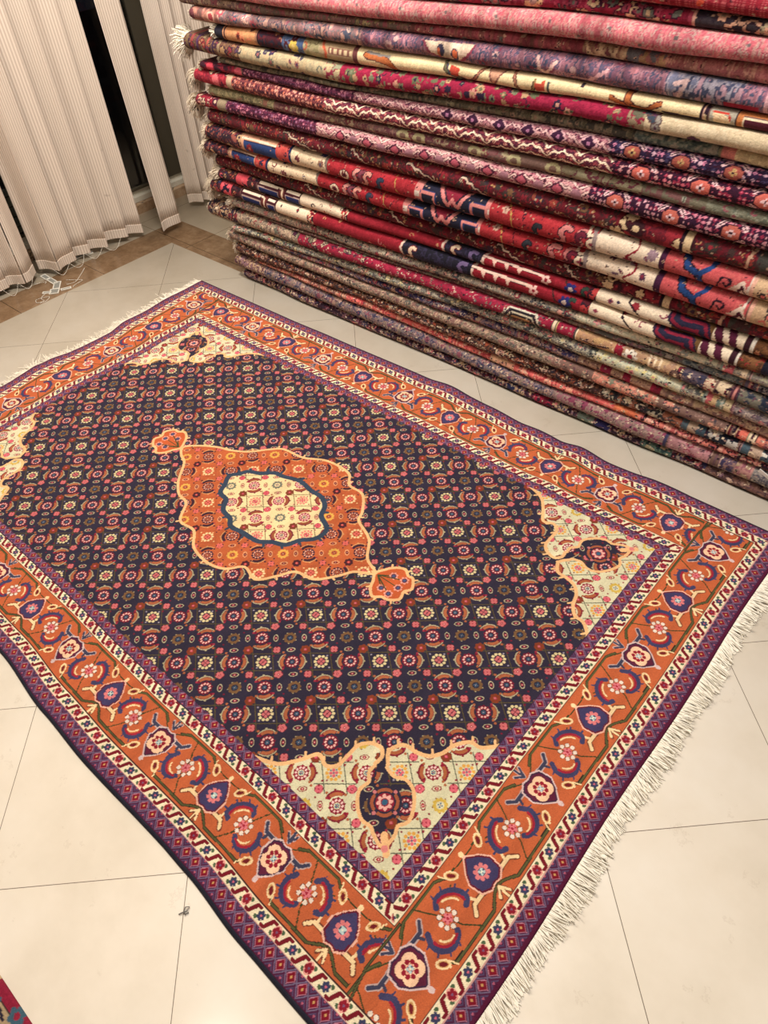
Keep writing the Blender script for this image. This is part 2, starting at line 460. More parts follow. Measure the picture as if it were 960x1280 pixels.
FIELD = palette(bg=NAVY, line=(86, 74, 44), white=(214, 194, 140), wcen=(120, 30, 50), ring=(116, 20, 44), petal=(226, 166, 154), blue=(58, 88, 110),
                leaf=(168, 92, 54), lout=(168, 156, 120), pink=(198, 100, 100), pink2=(156, 40, 60), bro=(128, 54, 28), bros=(116, 82, 50), eyeo=(180, 166, 130), eyei=(132, 24, 44), dot=(150, 140, 150))
MED = palette(bg=(184, 88, 42), line=(168, 78, 44), white=(232, 196, 140), wcen=(120, 30, 50), ring=(58, 34, 52), petal=(224, 150, 120), blue=(96, 36, 60),
              leaf=(66, 36, 46), lout=(206, 140, 84), pink=(212, 96, 84), pink2=(168, 46, 52), bro=(72, 34, 40), bros=(214, 160, 60), eyeo=(216, 160, 112), eyei=(84, 28, 44), dot=(224, 180, 120))
INN = palette(bg=(230, 202, 146), line=(92, 80, 52), white=(216, 120, 104), wcen=(120, 30, 50), ring=(150, 34, 64), petal=(240, 180, 170), blue=(86, 84, 112),
              leaf=(150, 78, 44), lout=(110, 40, 46), pink=(206, 82, 92), pink2=(150, 40, 60), bro=(122, 58, 34), bros=(110, 112, 98), eyeo=(130, 34, 52), eyei=(150, 40, 50), dot=(120, 40, 60))
SPAN = palette(bg=(212, 204, 164), line=(90, 92, 76), white=(222, 160, 56), wcen=(60, 92, 120), ring=(140, 22, 48), petal=(236, 190, 180), blue=(52, 96, 132),
               leaf=(170, 92, 52), lout=(128, 36, 46), pink=(216, 96, 108), pink2=(160, 34, 56), bro=(132, 56, 32), bros=(206, 170, 60), eyeo=(140, 28, 48), eyei=(170, 40, 52), dot=(140, 60, 70))

def band_canvas(half, n_int, cream0):
    """the orange main border, p along, q outward"""
    cv = Cv(-half, half, -0.076, 0.076, KN, ORANGE)
    GR = (62, 64, 34); DK = (50, 34, 40); CR = (240, 206, 150); BL = (64, 62, 96); NV = (58, 36, 62); RD = (160, 26, 50); PK = (232, 130, 122); LT = (214, 184, 178); WH = (228, 208, 188)
    step = n_int[1]; ids = range(-n_int[0], n_int[0] + 1)
    def vine(pts):
        cv.line(pts, .0072, (44, 36, 32)); cv.line(pts, .0044, (86, 84, 46))
    def T(P, pts, s, m): return [(P + m * p * step / 0.2303, s * q) for q, p in pts]
    for i in ids:
        P = i * step; s = 1 if (i % 2 == 0) == cream0 else -1
        # vines: along the inner edge after an outward palmette, along the outer edge after an inward one
        for m in (1, -1):
            if s == 1:
                vine(T(P, [(-.050, .030), (-.062, .052), (-.062, .150), (-.046, .180)], 1, m))
                cv.line(T(P, [(-.062, .083), (-.020, .106), (0, .115)], 1, m), 0.003, GR)
                vine(T(P, [(.040, .046), (.060, .066), (.062, .186), (.045, .214), (.040, .23)], 1, m))
                cv.line(T(P, [(.061, .150), (.030, .126), (0, .115)], 1, m), 0.003, GR)
                cv.line(T(P, [(-.048, .184), (-.046, .23)], 1, m), 0.003, GR)
                cv.line(T(P, [(-.06, .055), (-.03, .0)], 1, m), 0.003, GR)
    for i in ids:
        P = i * step; s = 1 if (i % 2 == 0) == cream0 else -1
        foot, fo = ((62, 62, 84), (190, 160, 152)) if s == 1 else (CR, (120, 60, 40))
        for m in (1, -1):
            path = [(-.028, .022), (-.026, .040), (-.026, .060), (-.041, .074)]
            cv.line(T(P, path, s, m), 0.0125, fo); cv.line(T(P, path, s, m), 0.0075, foot)
            cv.line(T(P, [(-.027, .050), (-.012, .056)], s, m), 0.006, foot)
            # seeds beside the palmette
            sx, sy = T(P, [(.044, .047)], s, m)[0]
            an = math.atan2(s * 1.0, m * .9)
            cv.ell(sx, sy, 0.0155, 0.0095, CR, an); cv.ell(sx, sy, 0.0110, 0.0060, (206, 150, 84), an); cv.ell(sx, sy, 0.0085, 0.0042, (116, 26, 32), an)
            cv.line(T(P, [(.050, .060), (.064, .066)], s, m), 0.003, CR); cv.line(T(P, [(.034, .062), (.030, .074)], s, m), 0.003, GR)
        for pr in ([(-.044, 0), (-.066, .010)], [(-.044, 0), (-.070, -.002)], [(-.044, 0), (-.060, -.016)]):
            cv.line(T(P, pr, s, 1), 0.008, fo)
        for pr in ([(-.044, 0), (-.064, .010)], [(-.044, 0), (-.068, -.002)], [(-.044, 0), (-.058, -.016)]):
            cv.line(T(P, pr, s, 1), 0.005, foot)
        out = [(-.040, -.016), (-.036, .0), (-.040, .016), (-.028, .036), (.004, .040), (.026, .026), (.048, .003), (.048, -.003), (.026, -.026), (.004, -.040), (-.028, -.036)]
        cv.ell(*T(P, [(.053, 0)], s, 1)[0], .006, .006, LT if s == 1 else CR)
        cv.poly(T(P, out, s, 1), LT if s == 1 else (236, 176, 150))
        cv.poly(T(P, [(a * .91, b * .91) for a, b in out], s, 1), MAROON if s == -1 else (66, 40, 66))
        cv.poly(T(P, [(a * .82, b * .82) for a, b in out], s, 1), (66, 58, 96) if s == -1 else (96, 30, 56))
        if s == 1:
            for k in range(4): cv.ell(P + .0135 * math.cos(k * math.pi / 2 + .78), s * .0145 * math.sin(k * math.pi / 2 + .78), .0155, .0155, (246, 196, 154))
            dots(cv, P, 0, .0135, 8, .0048, (146, 20, 42), .39); cv.ell(P, 0, .0085, .0085, (206, 120, 110))
        else:
            dots(cv, P, 0, .0140, 8, .0046, (218, 116, 116), 0); cv.ell(P, 0, .0125, .0125, (218, 116, 116)); cv.ell(P, 0, .0085, .0085, (60, 74, 96))
        dots(cv, P, 0, .0050, 4, .0030, (176, 196, 190), .78); dots(cv, P, 0, .0050, 4, .0014, (60, 84, 110), 0); cv.ell(P, 0, .0020, .0020, (226, 220, 190))
    for i in list(ids)[:-1]:                                # the white rosette and its two hooked leaves, midway
        P = (i + .5) * step; s = 1 if (i % 2 == 0) == cream0 else -1
        m = s                                                # previous palmette outward -> leaf on the inner side near the next
        L1 = [(-.030, .000), (-.040, .012), (-.036, .034), (-.018, .053), (.004, .057), (.013, .044)]
        L2 = [(-.012, -.048), (.008, -.058), (.028, -.052), (.040, -.034), (.036, -.012), (.028, -.004)]
        for Lf in (L1, L2):
            Lp = smooth_loop([(P + m * p * step / .2303, q) for q, p in Lf], 4, False)
            cv.line(Lp, 0.0120, BL)
            for k in (3, 7, 11, 15):
                if k < len(Lp):
                    x, y = Lp[k]; dx_, dy_ = x - P, y; r_ = math.hypot(dx_, dy_) + 1e-6; cv.line([(x, y), (x + dx_ / r_ * .012, y + dy_ / r_ * .012)], .0042, BL)
            inn = [(x + (P - x) * .13, y * .87) for x, y in Lp[4:-4]]
            cv.line(inn, 0.0055, RD); inn2 = [(x + (P - x) * .28, y * .72) for x, y in Lp[6:-6]]
            cv.line(inn2, 0.004, CR)
        dots(cv, P, 0, .0172, 8, .0058, (96, 50, 44), .2); dots(cv, P, 0, .0172, 8, .0050, WH, .2); dots(cv, P, 0, .0070, 5, .0044, (212, 110, 116), 0); dots(cv, P, 0, .0070, 5, .0018, RD, .6); cv.ell(P, 0, .003, .003, RD)
    for q, c_ in ((-.0735, DK), (.0735, DK)):
        cv.line([(-half, q), (half, q)], .0035, c_)
    return cv
SHORT = band_canvas(1.0, (4, 0.2303), False)      # blue palmette in the middle of the short side
LONG = band_canvas(1.5, (7, 0.212), True)
def guard_tile():
    P_ = 0.096; cv = Cv(-P_, 2 * P_, -0.0155, 0.0155, KN, CREAM)
    GRN = (76, 98, 66)
    for k in range(-2, 5):
        x = k * P_ / 2
        red = k % 2 == 0
        cv.ell(x - .010, .008, .005, .0035, GRN, .7); cv.ell(x + .011, -.008, .005, .0035, GRN, .7)
        if red:
            cv.ell(x, 0, .0105, .0125, (232, 156, 140)); dots(cv, x, 0, .0060, 5, .0042, (140, 20, 40), .5); cv.ell(x, 0, .0022, .0022, (120, 80, 110))
        else:
            dots(cv, x, 0, .0066, 6, .0034, (60, 62, 92), .3); cv.ell(x, 0, .004, .004, (60, 62, 92)); cv.ell(x, 0, .0024, .0024, (206, 96, 116))
        xm = x + P_ / 4
        cv.line(smooth_loop([(xm - .0135, .0105), (xm - .004, .0095), (xm, .0), (xm + .004, -.0095), (xm + .0135, -.0105)], 4, False), .0066, (120, 20, 34)); cv.line([(xm - .003, .005), (xm + .003, -.005)], .0085, (120, 20, 34))
    i0 = int(round(P_ / KN)); return cv.a[:, i0:i0 + int(round(P_ / KN))].copy(), P_
GT, GP = guard_tile()
def lattice_tile():
    P_ = 0.032; cv = Cv(-P_, 2 * P_, -0.018, 0.018, KN, PURPLE)
    for k in range(-2, 5):
        x = k * P_
        for s in (1, -1): cv.line([(x - P_ / 2, s * -.0175), (x + P_ / 2, s * .0175)], .0024, LAV)
    for k in range(-2, 5):
        x = k * P_
        for s in (1, -1): cv.poly([(x - .011, s * .0185), (x + .011, s * .0185), (x, s * .0075)], (84, 66, 100)); cv.poly([(x - .0075, s * .0185), (x + .0075, s * .0185), (x, s * .0105)], PURPLE); cv.ell(x, s * .0145, .0022, .0020, (176, 84, 108))
        x += P_ / 2
        cv.dia(x, 0, .0122, .0132, (186, 120, 140)); cv.dia(x, 0, .0102, .0112, (128, 14, 36)); cv.dia(x, 0, .0030, .0034, (206, 150, 84))
    i0 = int(round(P_ / KN)); return cv.a[:, i0:i0 + int(round(P_ / KN))].copy(), P_
LTI, LP = lattice_tile()

def design():
    HL, HW = 1.36, 0.875
    nx, ny = int(round(2 * HL / KN)) + 1, int(round(2 * HW / KN)) + 1
    xs = np.linspace(-HL, HL, nx); ys = np.linspace(-HW, HW, ny)
    X, Y = np.meshgrid(xs, ys)
    cv = Cv(-HL, HL, -HW, HW, KN, NAVY)
    dx = HL - abs(X); dy = HW - abs(Y)
    short = dx * 0.985 < dy
    d = np.where(short, dx * 0.985, dy); p = np.where(short, Y, X)
    # field and its regions
    ph = ((X - 0.574) / KN).round().astype(int) % CELL.shape[1]
    pv = ((Y + 0.105) / KN).round().astype(int) % CELL.shape[0]
    cell = CELL[pv, ph]
    def apply(mask, pal):
        lut = np.arange(len(PAL) + 50)
        for k_, v_ in pal.items(): lut[k_] = v_
        cv.a[mask] = lut[cell[mask]]
    apply(np.ones(X.shape, bool), FIELD)
    med = [(-0.44, 0.021), (-.40, .062), (-0.34, 0.098), (-.29, .115), (-0.231, 0.150), (-.18, .205), (-0.14, 0.235), (-0.055, 0.245), (0.023, 0.284), (0.122, 0.284), (0.167, 0.242), (0.231, 0.236), (0.285, 0.176), (0.302, 0.14), (0.379, 0.103), (0.429, 0.040), (0.485, 0.012),
           (0.433, -0.022), (0.403, -0.068), (0.358, -0.118), (0.296, -0.131), (0.263, -0.179), (0.222, -0.226), (0.161, -0.214), (0.12, -0.256), (0.058, -0.274), (-0.024, -0.261), (-0.082, -0.215), (-0.152, -0.215), (-0.203, -0.151), (-0.255, -.140), (-0.312, -0.098), (-0.368, -0.030), (-.41, -.01)]
    med = smooth_loop(med, 5)
    apply(cv.mask(med), MED)
    PEACH = (234, 180, 120)
    cv.line(med + [med[0]], 0.009, PEACH)
    for k in range(0, len(med), 7):
        x, y = med[k]; r = math.hypot(x - .02, y); cv.line([(x, y), (x + (x - .02) / r * .013, y + y / r * .013)], .006, PEACH)
    inn = smooth_loop([(-0.185, 0.024), (-.165, .05), (-0.152, 0.075), (-0.113, 0.094), (-.075, .125), (-0.04, 0.131), (0.022, 0.150), (0.085, 0.140), (.130, .140), (0.168, 0.118), (0.191, 0.078), (0.243, 0.050), (0.245, 0.006), (0.211, -0.032), (.19, -.072), (0.150, -0.089), (0.111, -0.115), (0.045, -0.119), (.00, -.125), (-0.031, -0.103), (-0.078, -0.092), (-.105, -.055), (-0.147, -0.045), (-.165, -.01)], 5)
    TEAL = (52, 66, 84)
    cv.line(inn + [inn[0]], 0.026, TEAL); apply(cv.mask(inn), INN); cv.line(inn + [inn[0]], 0.008, TEAL)
    for k in range(0, len(inn), 6):
        x, y = inn[k]; r = math.hypot(x - .03, y); cv.line([(x, y), (x + (x - .03) / r * .022, y + y / r * .022)], .009, TEAL)
    for sg, px in ((1, .485), (-1, -.444)):
        pend = [(0, 0), (.013, .027), (.032, .052), (.060, .066), (.084, .052), (.100, .053), (.122, .022), (.110, .0), (.118, -.028), (.094, -.050), (.072, -.054), (.05, -.069), (.026, -.050), (.014, -.024)]
        pend = smooth_loop([(px + sg * a_, .012 + b_) for a_, b_ in pend], 4)
        cv.poly(pend, (194, 86, 36)); cv.line(pend + [pend[0]], .009, PEACH)
        for k in range(0, len(pend), 7):
            x, y = pend[k]; cx_, cy_ = px + sg * .06, .012; r = math.hypot(x - cx_, y - cy_); cv.line([(x, y), (x + (x - cx_) / r * .012, y + (y - cy_) / r * .012)], .006, PEACH)
        for a_, b_ in ((.05, .026), (.05, -.030), (.088, .0), (.086, .032), (.08, -.034)):
            cv.line([(px + sg * .01, .012), (px + sg * a_, .012 + b_)], .004, (64, 70, 40))
            cv.flower(px + sg * a_, .012 + b_, .0135, 7, (226, 150, 130), (96, 40, 60), cr=.6); cv.ell(px + sg * a_, .012 + b_, .005, .005, (70, 84, 120))
    # corner pieces
    FX, FY = 1.073, 0.597
    L1 = [(0.640, -.600), (0.694, -0.577), (0.729, -0.535), (0.754, -0.496), (0.786, -0.505), (0.808, -0.487), (0.811, -0.454), (0.812, -0.418), (0.832, -0.394), (0.86, -0.387), (0.876, -0.404), (.874, -.425)]
    R1 = [(.900, -.408), (0.880, -0.384), (0.885, -0.362), (0.9, -0.345), (0.931, -0.342), (0.962, -0.33), (0.982, -0.304), (0.992, -0.27), (1.016, -0.240), (1.045, -0.235), (1.075, -0.205)]
    L1 = smooth_loop(L1, 4, False); R1 = smooth_loop(R1, 4, False)
    bulb = smooth_loop([(.888, -.416), (.880, -.446), (.897, -.466), (.893, -.495), (.912, -.521), (.940, -.538), (.965, -.536), (.985, -.546), (1.012, -.552), (1.014, -.522), (1.006, -.500), (1.018, -.478), (1.006, -.447), (.982, -.420), (.955, -.414), (.930, -.425), (.905, -.420)], 4)
    for sx in (1, -1):
        for sy in (1, -1):
            tr = lambda pts: [(sx * x, -sy * y) for x, y in pts]
            poly = tr(L1 + R1 + [(FX + .01, -.2), (FX + .01, -FY - .01), (.64, -FY - .01)])
            apply(cv.mask(poly), SPAN)
            bm_ = cv.mask(tr(bulb)); 
            cv.line(tr(bulb + [bulb[0]]), .017, PEACH); apply(bm_, FIELD); cv.poly(tr([(.86, -.39), (.878, -.372), (.905, -.43), (.888, -.44)]), NAVY)
            cx_, cy_ = sx * .953, -sy * -.480
            cv.ell(cx_, cy_, .040, .040, NAVY)
            cv.ell(cx_, cy_, .0215, .0215, (140, 22, 46)); cv.flower(cx_, cy_, .019, 8, (228, 164, 150), (140, 22, 46), cr=.5); cv.ell(cx_, cy_, .007, .007, (52, 92, 118))
            for an in (ua, ua + math.pi / 2, ua + math.pi, ua - math.pi / 2):
                cv.cres(cx_ + .006 * math.cos(an), cy_ + .006 * math.sin(an), .0275, .004, an, (160, 84, 52), .8); cv.ell(cx_ + .034 * math.cos(an + .78), cy_ + .034 * math.sin(an + .78), .0045, .0045, (196, 110, 110))
            cv.line(tr(L1), .010, PEACH); cv.line(tr(R1), .010, PEACH)
            for Lx in (L1, R1):
                for k in range(3, len(Lx), 6):
                    x, y = Lx[k]; q = tr([(x, y), (x - .010, y + .012)]); cv.line(q, .006, PEACH)
            cv.line(tr([(1.000, -.535), (1.03, -.562)]), .016, PEACH); cv.ell(sx * 1.020, sy * .556, .008, .008, (224, 130, 120))
    # borders
    fld = (abs(X) < FX) & (abs(Y) < FY)
    base = cv.a.copy()
    cv.a[:] = C(*PURPLE)
    def lookup(tile, per, q, pp):
        r = np.clip(((q + (tile.shape[0] - 1) / 2 * KN) / KN).round().astype(int), 0, tile.shape[0] - 1)
        cc = (pp / KN).round().astype(int) % tile.shape[1]
        return tile[r, cc]
    e0, e1, e2, e3, e4, e5 = .010, .0465, .0775, .2205, .2505, .2835
    lo = (d >= e0) & (d < e1); cv.a[lo] = lookup(LTI, LP, d - (e0 + e1) / 2, p)[lo]
    cv.a[d < e0] = C(84, 20, 50)
    cv.a[(d < .009) & ~short] = C(38, 38, 52)
    g1 = (d >= e1) & (d < e2); cv.a[g1] = lookup(GT, GP, ((e1 + e2) / 2 - d), p)[g1]
    ma = (d >= e2) & (d < e3)
    q = (e2 + e3) / 2 - d
    own = abs(X) > 1.1365
    for bc, mk in ((SHORT, own), (LONG, ~own)):
        q = (1.36 - abs(X)) * .985 if bc is SHORT else dy; q = (e2 + e3) / 2 - q; p = Y if bc is SHORT else X
        r = np.clip(((q - bc.y0) / KN).round().astype(int), 0, bc.ny - 1); cc = np.clip(((p - bc.x0) / KN).round().astype(int), 0, bc.nx - 1)
        v = bc.a[r, cc]; cv.a[ma & mk] = v[ma & mk]
    for sx in (1, -1):
        for sy in (1, -1): cv.line([(sx * 1.141, sy * .645), (sx * 1.141, sy * .74), (sx * 1.155, sy * .80)], .0062, (46, 38, 34)); cv.line([(sx * 1.141, sy * .645), (sx * 1.141, sy * .74), (sx * 1.155, sy * .80)], .0036, (84, 82, 46))
    p = np.where(short, Y, X)
    g2 = (d >= e3) & (d < e4); cv.a[g2] = lookup(GT, GP, (d - (e3 + e4) / 2), p + .024)[g2]
    l2 = (d >= e4); cv.a[l2] = lookup(LTI, LP, d - (e4 + e5) / 2, p)[l2]
    for e, c_ in ((e1, (206, 150, 140)), (e2, (70, 40, 36)), (e3, (70, 40, 36)), (e4, (60, 40, 56))):
        cv.a[abs(d - e) < .0012] = C(*c_)
    cv.a[fld] = base[fld]
    cv.a[(abs(d - e5) < .002) & ~fld] = C(60, 32, 56)
    return xs, ys, cv.a

def to_rgb(idx, rng, amp=0.07, row=0.05, gain=0.91, sat=0.93):
    pal = lin(np.array(PAL)); pal = (pal * sat + (pal @ np.array([.3, .6, .1]))[:, None] * (1 - sat)) * gain; out = pal[idx]
    n = 1 + rng.normal(0, amp, idx.shape)
    rw = np.cumsum(rng.normal(0, 1, idx.shape[1])); rw = rw - np.convolve(rw, np.ones(60) / 60, 'same'); rw = np.clip(rw / (rw.std() + 1e-6), -2, 2) * row
    return np.clip(out * (n * (1 + rw[None, :]))[..., None], 0.002, 1)

def smooth1(x, xp, fp):
    """piecewise cubic-ish interpolation"""
    xp = np.array(xp, float); fp = np.array(fp, float); i = np.clip(np.searchsorted(xp, x) - 1, 0, len(xp) - 2)
    t = np.clip((x - xp[i]) / (xp[i+1] - xp[i]), 0, 1); t = t * t * (3 - 2 * t)
    return fp[i] * (1 - t) + fp[i+1] * t

def strands(roots, dirs, lengths, r, seg=4, sides=3, droop=0.0, floor=0.0015, rng=None, wob=0.3):
    """thin tapered threads; returns verts, quads"""
    n = len(roots); P = np.zeros((n, seg + 1, 3)); P[:, 0] = roots; d = dirs / np.linalg.norm(dirs, axis=1)[:, None]
    st = (lengths / seg)[:, None]
    for k_ in range(seg):
        d = d + rng.normal(0, wob / seg, d.shape); d[:, 2] -= droop
        d /= np.linalg.norm(d, axis=1)[:, None]
        P[:, k_ + 1] = P[:, k_] + d * st
        P[:, k_ + 1, 2] = np.maximum(P[:, k_ + 1, 2], floor)
    T_ = np.gradient(P, axis=1); T_ /= np.linalg.norm(T_, axis=2)[..., None] + 1e-9
    up = np.where(abs(T_[..., 2:3]) > .9, np.array([1., 0, 0]), np.array([0, 0, 1.]))
    a_ = np.cross(T_, up); a_ /= np.linalg.norm(a_, axis=2)[..., None] + 1e-9; b_ = np.cross(T_, a_)
    rad = r * np.linspace(1, .8, seg + 1)[None, :, None]
    V = np.zeros((n, seg + 1, sides, 3))
    for s_ in range(sides):
        t = 2 * math.pi * s_ / sides; V[:, :, s_] = P + (a_ * math.cos(t) + b_ * math.sin(t)) * rad
    idx = np.arange(n * (seg + 1) * sides).reshape(n, seg + 1, sides)
    F = []
    for s_ in range(sides):
        s2 = (s_ + 1) % sides
        F.append(np.stack([idx[:, :-1, s_], idx[:, :-1, s2], idx[:, 1:, s2], idx[:, 1:, s_]], -1).reshape(-1, 4))
    return V.reshape(-1, 3), np.concatenate(F)

# ------------------------------------------------------------------ the room
room_u0, room_u1, room_v0, room_v1, room_h = -2.37, 5.6, -5.0, 3.42, 2.75
def struct(name, mb, m_, **kw):
    o = mb.build(name, m_, **kw); o['kind'] = 'structure'; return o
me = mesh_np('floor', np.array([(room_u0, room_v0, 0), (room_u1, room_v0, 0), (room_u1, room_v1, 0), (room_u0, room_v1, 0),
                                (room_u0, room_v0, -.1), (room_u1, room_v0, -.1), (room_u1, room_v1, -.1), (room_u0, room_v1, -.1)]),
             [(0, 1, 2, 3), (7, 6, 5, 4), (0, 4, 5, 1), (1, 5, 6, 2), (2, 6, 7, 3), (3, 7, 4, 0)], smooth=False)
fl = link('floor', me, MAT_FLOOR); fl['kind'] = 'structure'
struct('ceiling', MB().box((room_u0, room_v0, room_h), (room_u1, room_v1, room_h + .1)), MAT_CEIL)
struct('wall_back', MB().box((room_u0 - .1, room_v1, -.1), (room_u1, room_v1 + .12, room_h + .1)), MAT_WALL)
struct('wall_right', MB().box((room_u1, room_v0, -.1), (room_u1 + .12, room_v1 + .12, room_h + .1)), MAT_WALL)
struct('wall_front', MB().box((room_u0 - .1, room_v0 - .12, -.1), (room_u1 + .12, room_v0, room_h + .1)), MAT_WALL)
wl = MB(); wl.box((room_u0 - .12, 3.09, -.1), (room_u0, room_v1, room_h)); wl.box((room_u0 - .12, room_v0, -.1), (room_u0, -.6, room_h)); wl.box((room_u0 - .12, -.6, 2.3), (room_u0, 3.09, room_h))
struct('wall_left', wl, MAT_WALL)
# the sliding window: marble sill, aluminium track and frame, glass
struct('trim_1', MB().box((-2.47, -.6, -.1), (-2.355, 3.088, .050)), MAT_SILL, bevel=.003)
wf = empty('window_1', (-2.42, 1.2, .05)); wf['kind'] = 'structure'
def local(mb, o): mb.v = [(x - o.location.x, y - o.location.y, z - o.location.z) for x, y, z in mb.v]; return mb
fr = MB().box((-2.445, -.6, .050), (-2.385, 3.09, .078)).box((-2.435, -.6, .078), (-2.415, 3.09, .102)).box((-2.445, -.6, 2.24), (-2.385, 3.09, 2.3))
local(fr, wf).build('window_track', MAT_TRACK, wf, bevel=.002)
jf = MB().box((-2.445, 3.035, .1), (-2.39, 3.088, 2.24)).box((-2.445, -.6, .1), (-2.39, -.55, 2.24))
local(jf, wf).build('window_frame', MAT_FRAME, wf, bevel=.003)
df = MB().box((-2.440, 2.925, .102), (-2.405, 3.034, 2.24)).box((-2.440, 1.20, .102), (-2.405, 1.26, 2.24)).box((-2.440, 1.26, .102), (-2.405, 2.925, .118))
local(df, wf).build('window_sash', MAT_DARKFRAME, wf, bevel=.002)
gp = MB().box((-2.426, 1.26, .118), (-2.420, 2.925, 2.24)).box((-2.426, -.55, .102), (-2.420, 1.20, 2.24))
local(gp, wf).build('window_glass', MAT_GLASS, wf)
struct('ground', MB().box((-8, -6, -.25), (-2.475, 8, -.12)), MAT_GROUND)
struct('wall_outside', MB().box((-3.05, 1.6, -.12), (-2.95, 2.27, .12)), MAT_BLOCK)

# ------------------------------------------------------------------ main rug on the floor
RUG_C = (-0.085, 1.508)
xs, ys, idx = design()
Xg, Yg = np.meshgrid(xs, ys)
rgb = to_rgb(idx, np.random.default_rng(3))
back = smooth1(xs, [-1.36, -.77, -.5, 0, .12, .29, .45, .59, .67, .78, .95, 1.05, 1.36], [-.022, -.017, -.010, 0, .006, -.003, -.016, -.020, -.003, -.018, -.010, -.005, -.006])
front = smooth1(xs, [-1.36, -.6, -.145, .117, .326, .63, .72, .92, 1.11, 1.36], [.030, .032, .026, .004, -.004, 0, -.002, -.016, -.020, -.020])
left = smooth1(ys, [-.875, -.2, -.042, .01, .117, .297, .415, .55, .76, .875], [.01, .014, -.004, .008, .026, .030, .002, .010, -.004, -.006])
right = .003 * np.sin(ys * 9)
wy = np.where(Yg > 0, (Yg / .875) ** 3 * back[None, :], (-Yg / .875) ** 3 * front[None, :])
wx = np.where(Xg > 0, (Xg / 1.36) ** 6 * right[:, None], (-Xg / 1.36) ** 6 * left[:, None])
de = np.minimum(1.36 - abs(Xg), .875 - abs(Yg))
Zg = .0085 + .0012 * np.sin(Xg * 23 + 2 * np.sin(Yg * 7)) * np.sin(Yg * 19) * np.clip(de / .1, 0, 1) * 0 
wave_b = np.clip(np.sin((Xg - .42) * 14.5), 0, 1) ** 2 * np.clip((Yg - .70) / .175, 0, 1) ** 2 * .007 * (abs(Xg - .4) < .65)
wave_l = np.clip(np.sin((Yg + .1) * 11), 0, 1) ** 2 * np.clip((-Xg - 1.2) / .16, 0, 1) ** 2 * .007
Zg = Zg + wave_b + wave_l - .006 * np.clip(1 - de / .004, 0, 1)
co = np.stack([Xg + wx, Yg + wy, Zg], -1)
rug = empty('area_rug', (RUG_C[0], RUG_C[1], 0))
tag(rug, 'large knotted rug with orange medallion and navy field spread flat on the marble floor', 'rug')
ny, nx = Xg.shape
F = grid_faces(ny, nx)
ring = np.concatenate([np.arange(nx), np.arange(1, ny) * nx + nx - 1, (ny - 1) * nx + np.arange(nx - 2, -1, -1), np.arange(ny - 2, 0, -1) * nx])
cf = co.reshape(-1, 3); sk = cf[ring].copy(); sk[:, 2] = .0006
nb = len(cf); m_ = len(ring); i_ = np.arange(m_); j_ = (i_ + 1) % m_
FS = np.stack([ring[i_], nb + i_, nb + j_, ring[j_]], -1)
me = mesh_np('rug_pile', np.concatenate([cf, sk]), np.concatenate([F, FS]))
add_color(me, np.concatenate([rgb.reshape(-1, 3), rgb.reshape(-1, 3)[ring] * .8]))
link('pile', me, MAT_PILE, rug)
rg = np.random.default_rng(8)
def end_fringe(name, xedge, sgn, yline, n, L, r, wob):
    t = np.sort(np.linspace(-.869, .869, n) + rg.normal(0, .0006, n)); ex = np.interp(t, ys, xedge)
    zz = np.interp(t, ys, (wave_l[:, 0] if sgn < 0 else wave_l[:, 0] * 0))
    roots = np.stack([ex - sgn * .001, t + np.interp(sgn * 1.36, xs, back) * (t / .875) ** 3 * (t > 0), .004 + zz + rg.uniform(0, .003, n)], -1)
    ph = .5 * np.sin(t * 13) + .35 * np.sin(t * 41 + 1)
    lean = ph * .45 + rg.normal(0, .07 if sgn > 0 else .3, n)
    dirs = np.stack([np.full(n, sgn * 1.0), lean - .12, rg.uniform(-.05, .18, n)], -1)
    ln = L * (1 + .12 * np.sin(t * 19 + 2) + .07 * np.sign(np.sin(t * 120)) + rg.normal(0, .04 if sgn > 0 else .2, n))
    v, f = strands(roots, dirs, ln, r, 5, 4, .07, .0016, rg, wob)
    return link(name, mesh_np(name, v, f), MAT_FRINGE, rug)
tag(end_fringe('fringe', 1.36 + right, 1, None, 1150, .045, .0016, .38), 'thick white cotton fringe along the near short end')
tag(end_fringe('fringe', -1.36 + left, -1, None, 1000, .036, .0014, .7), 'short fluffy white fringe along the far short end')

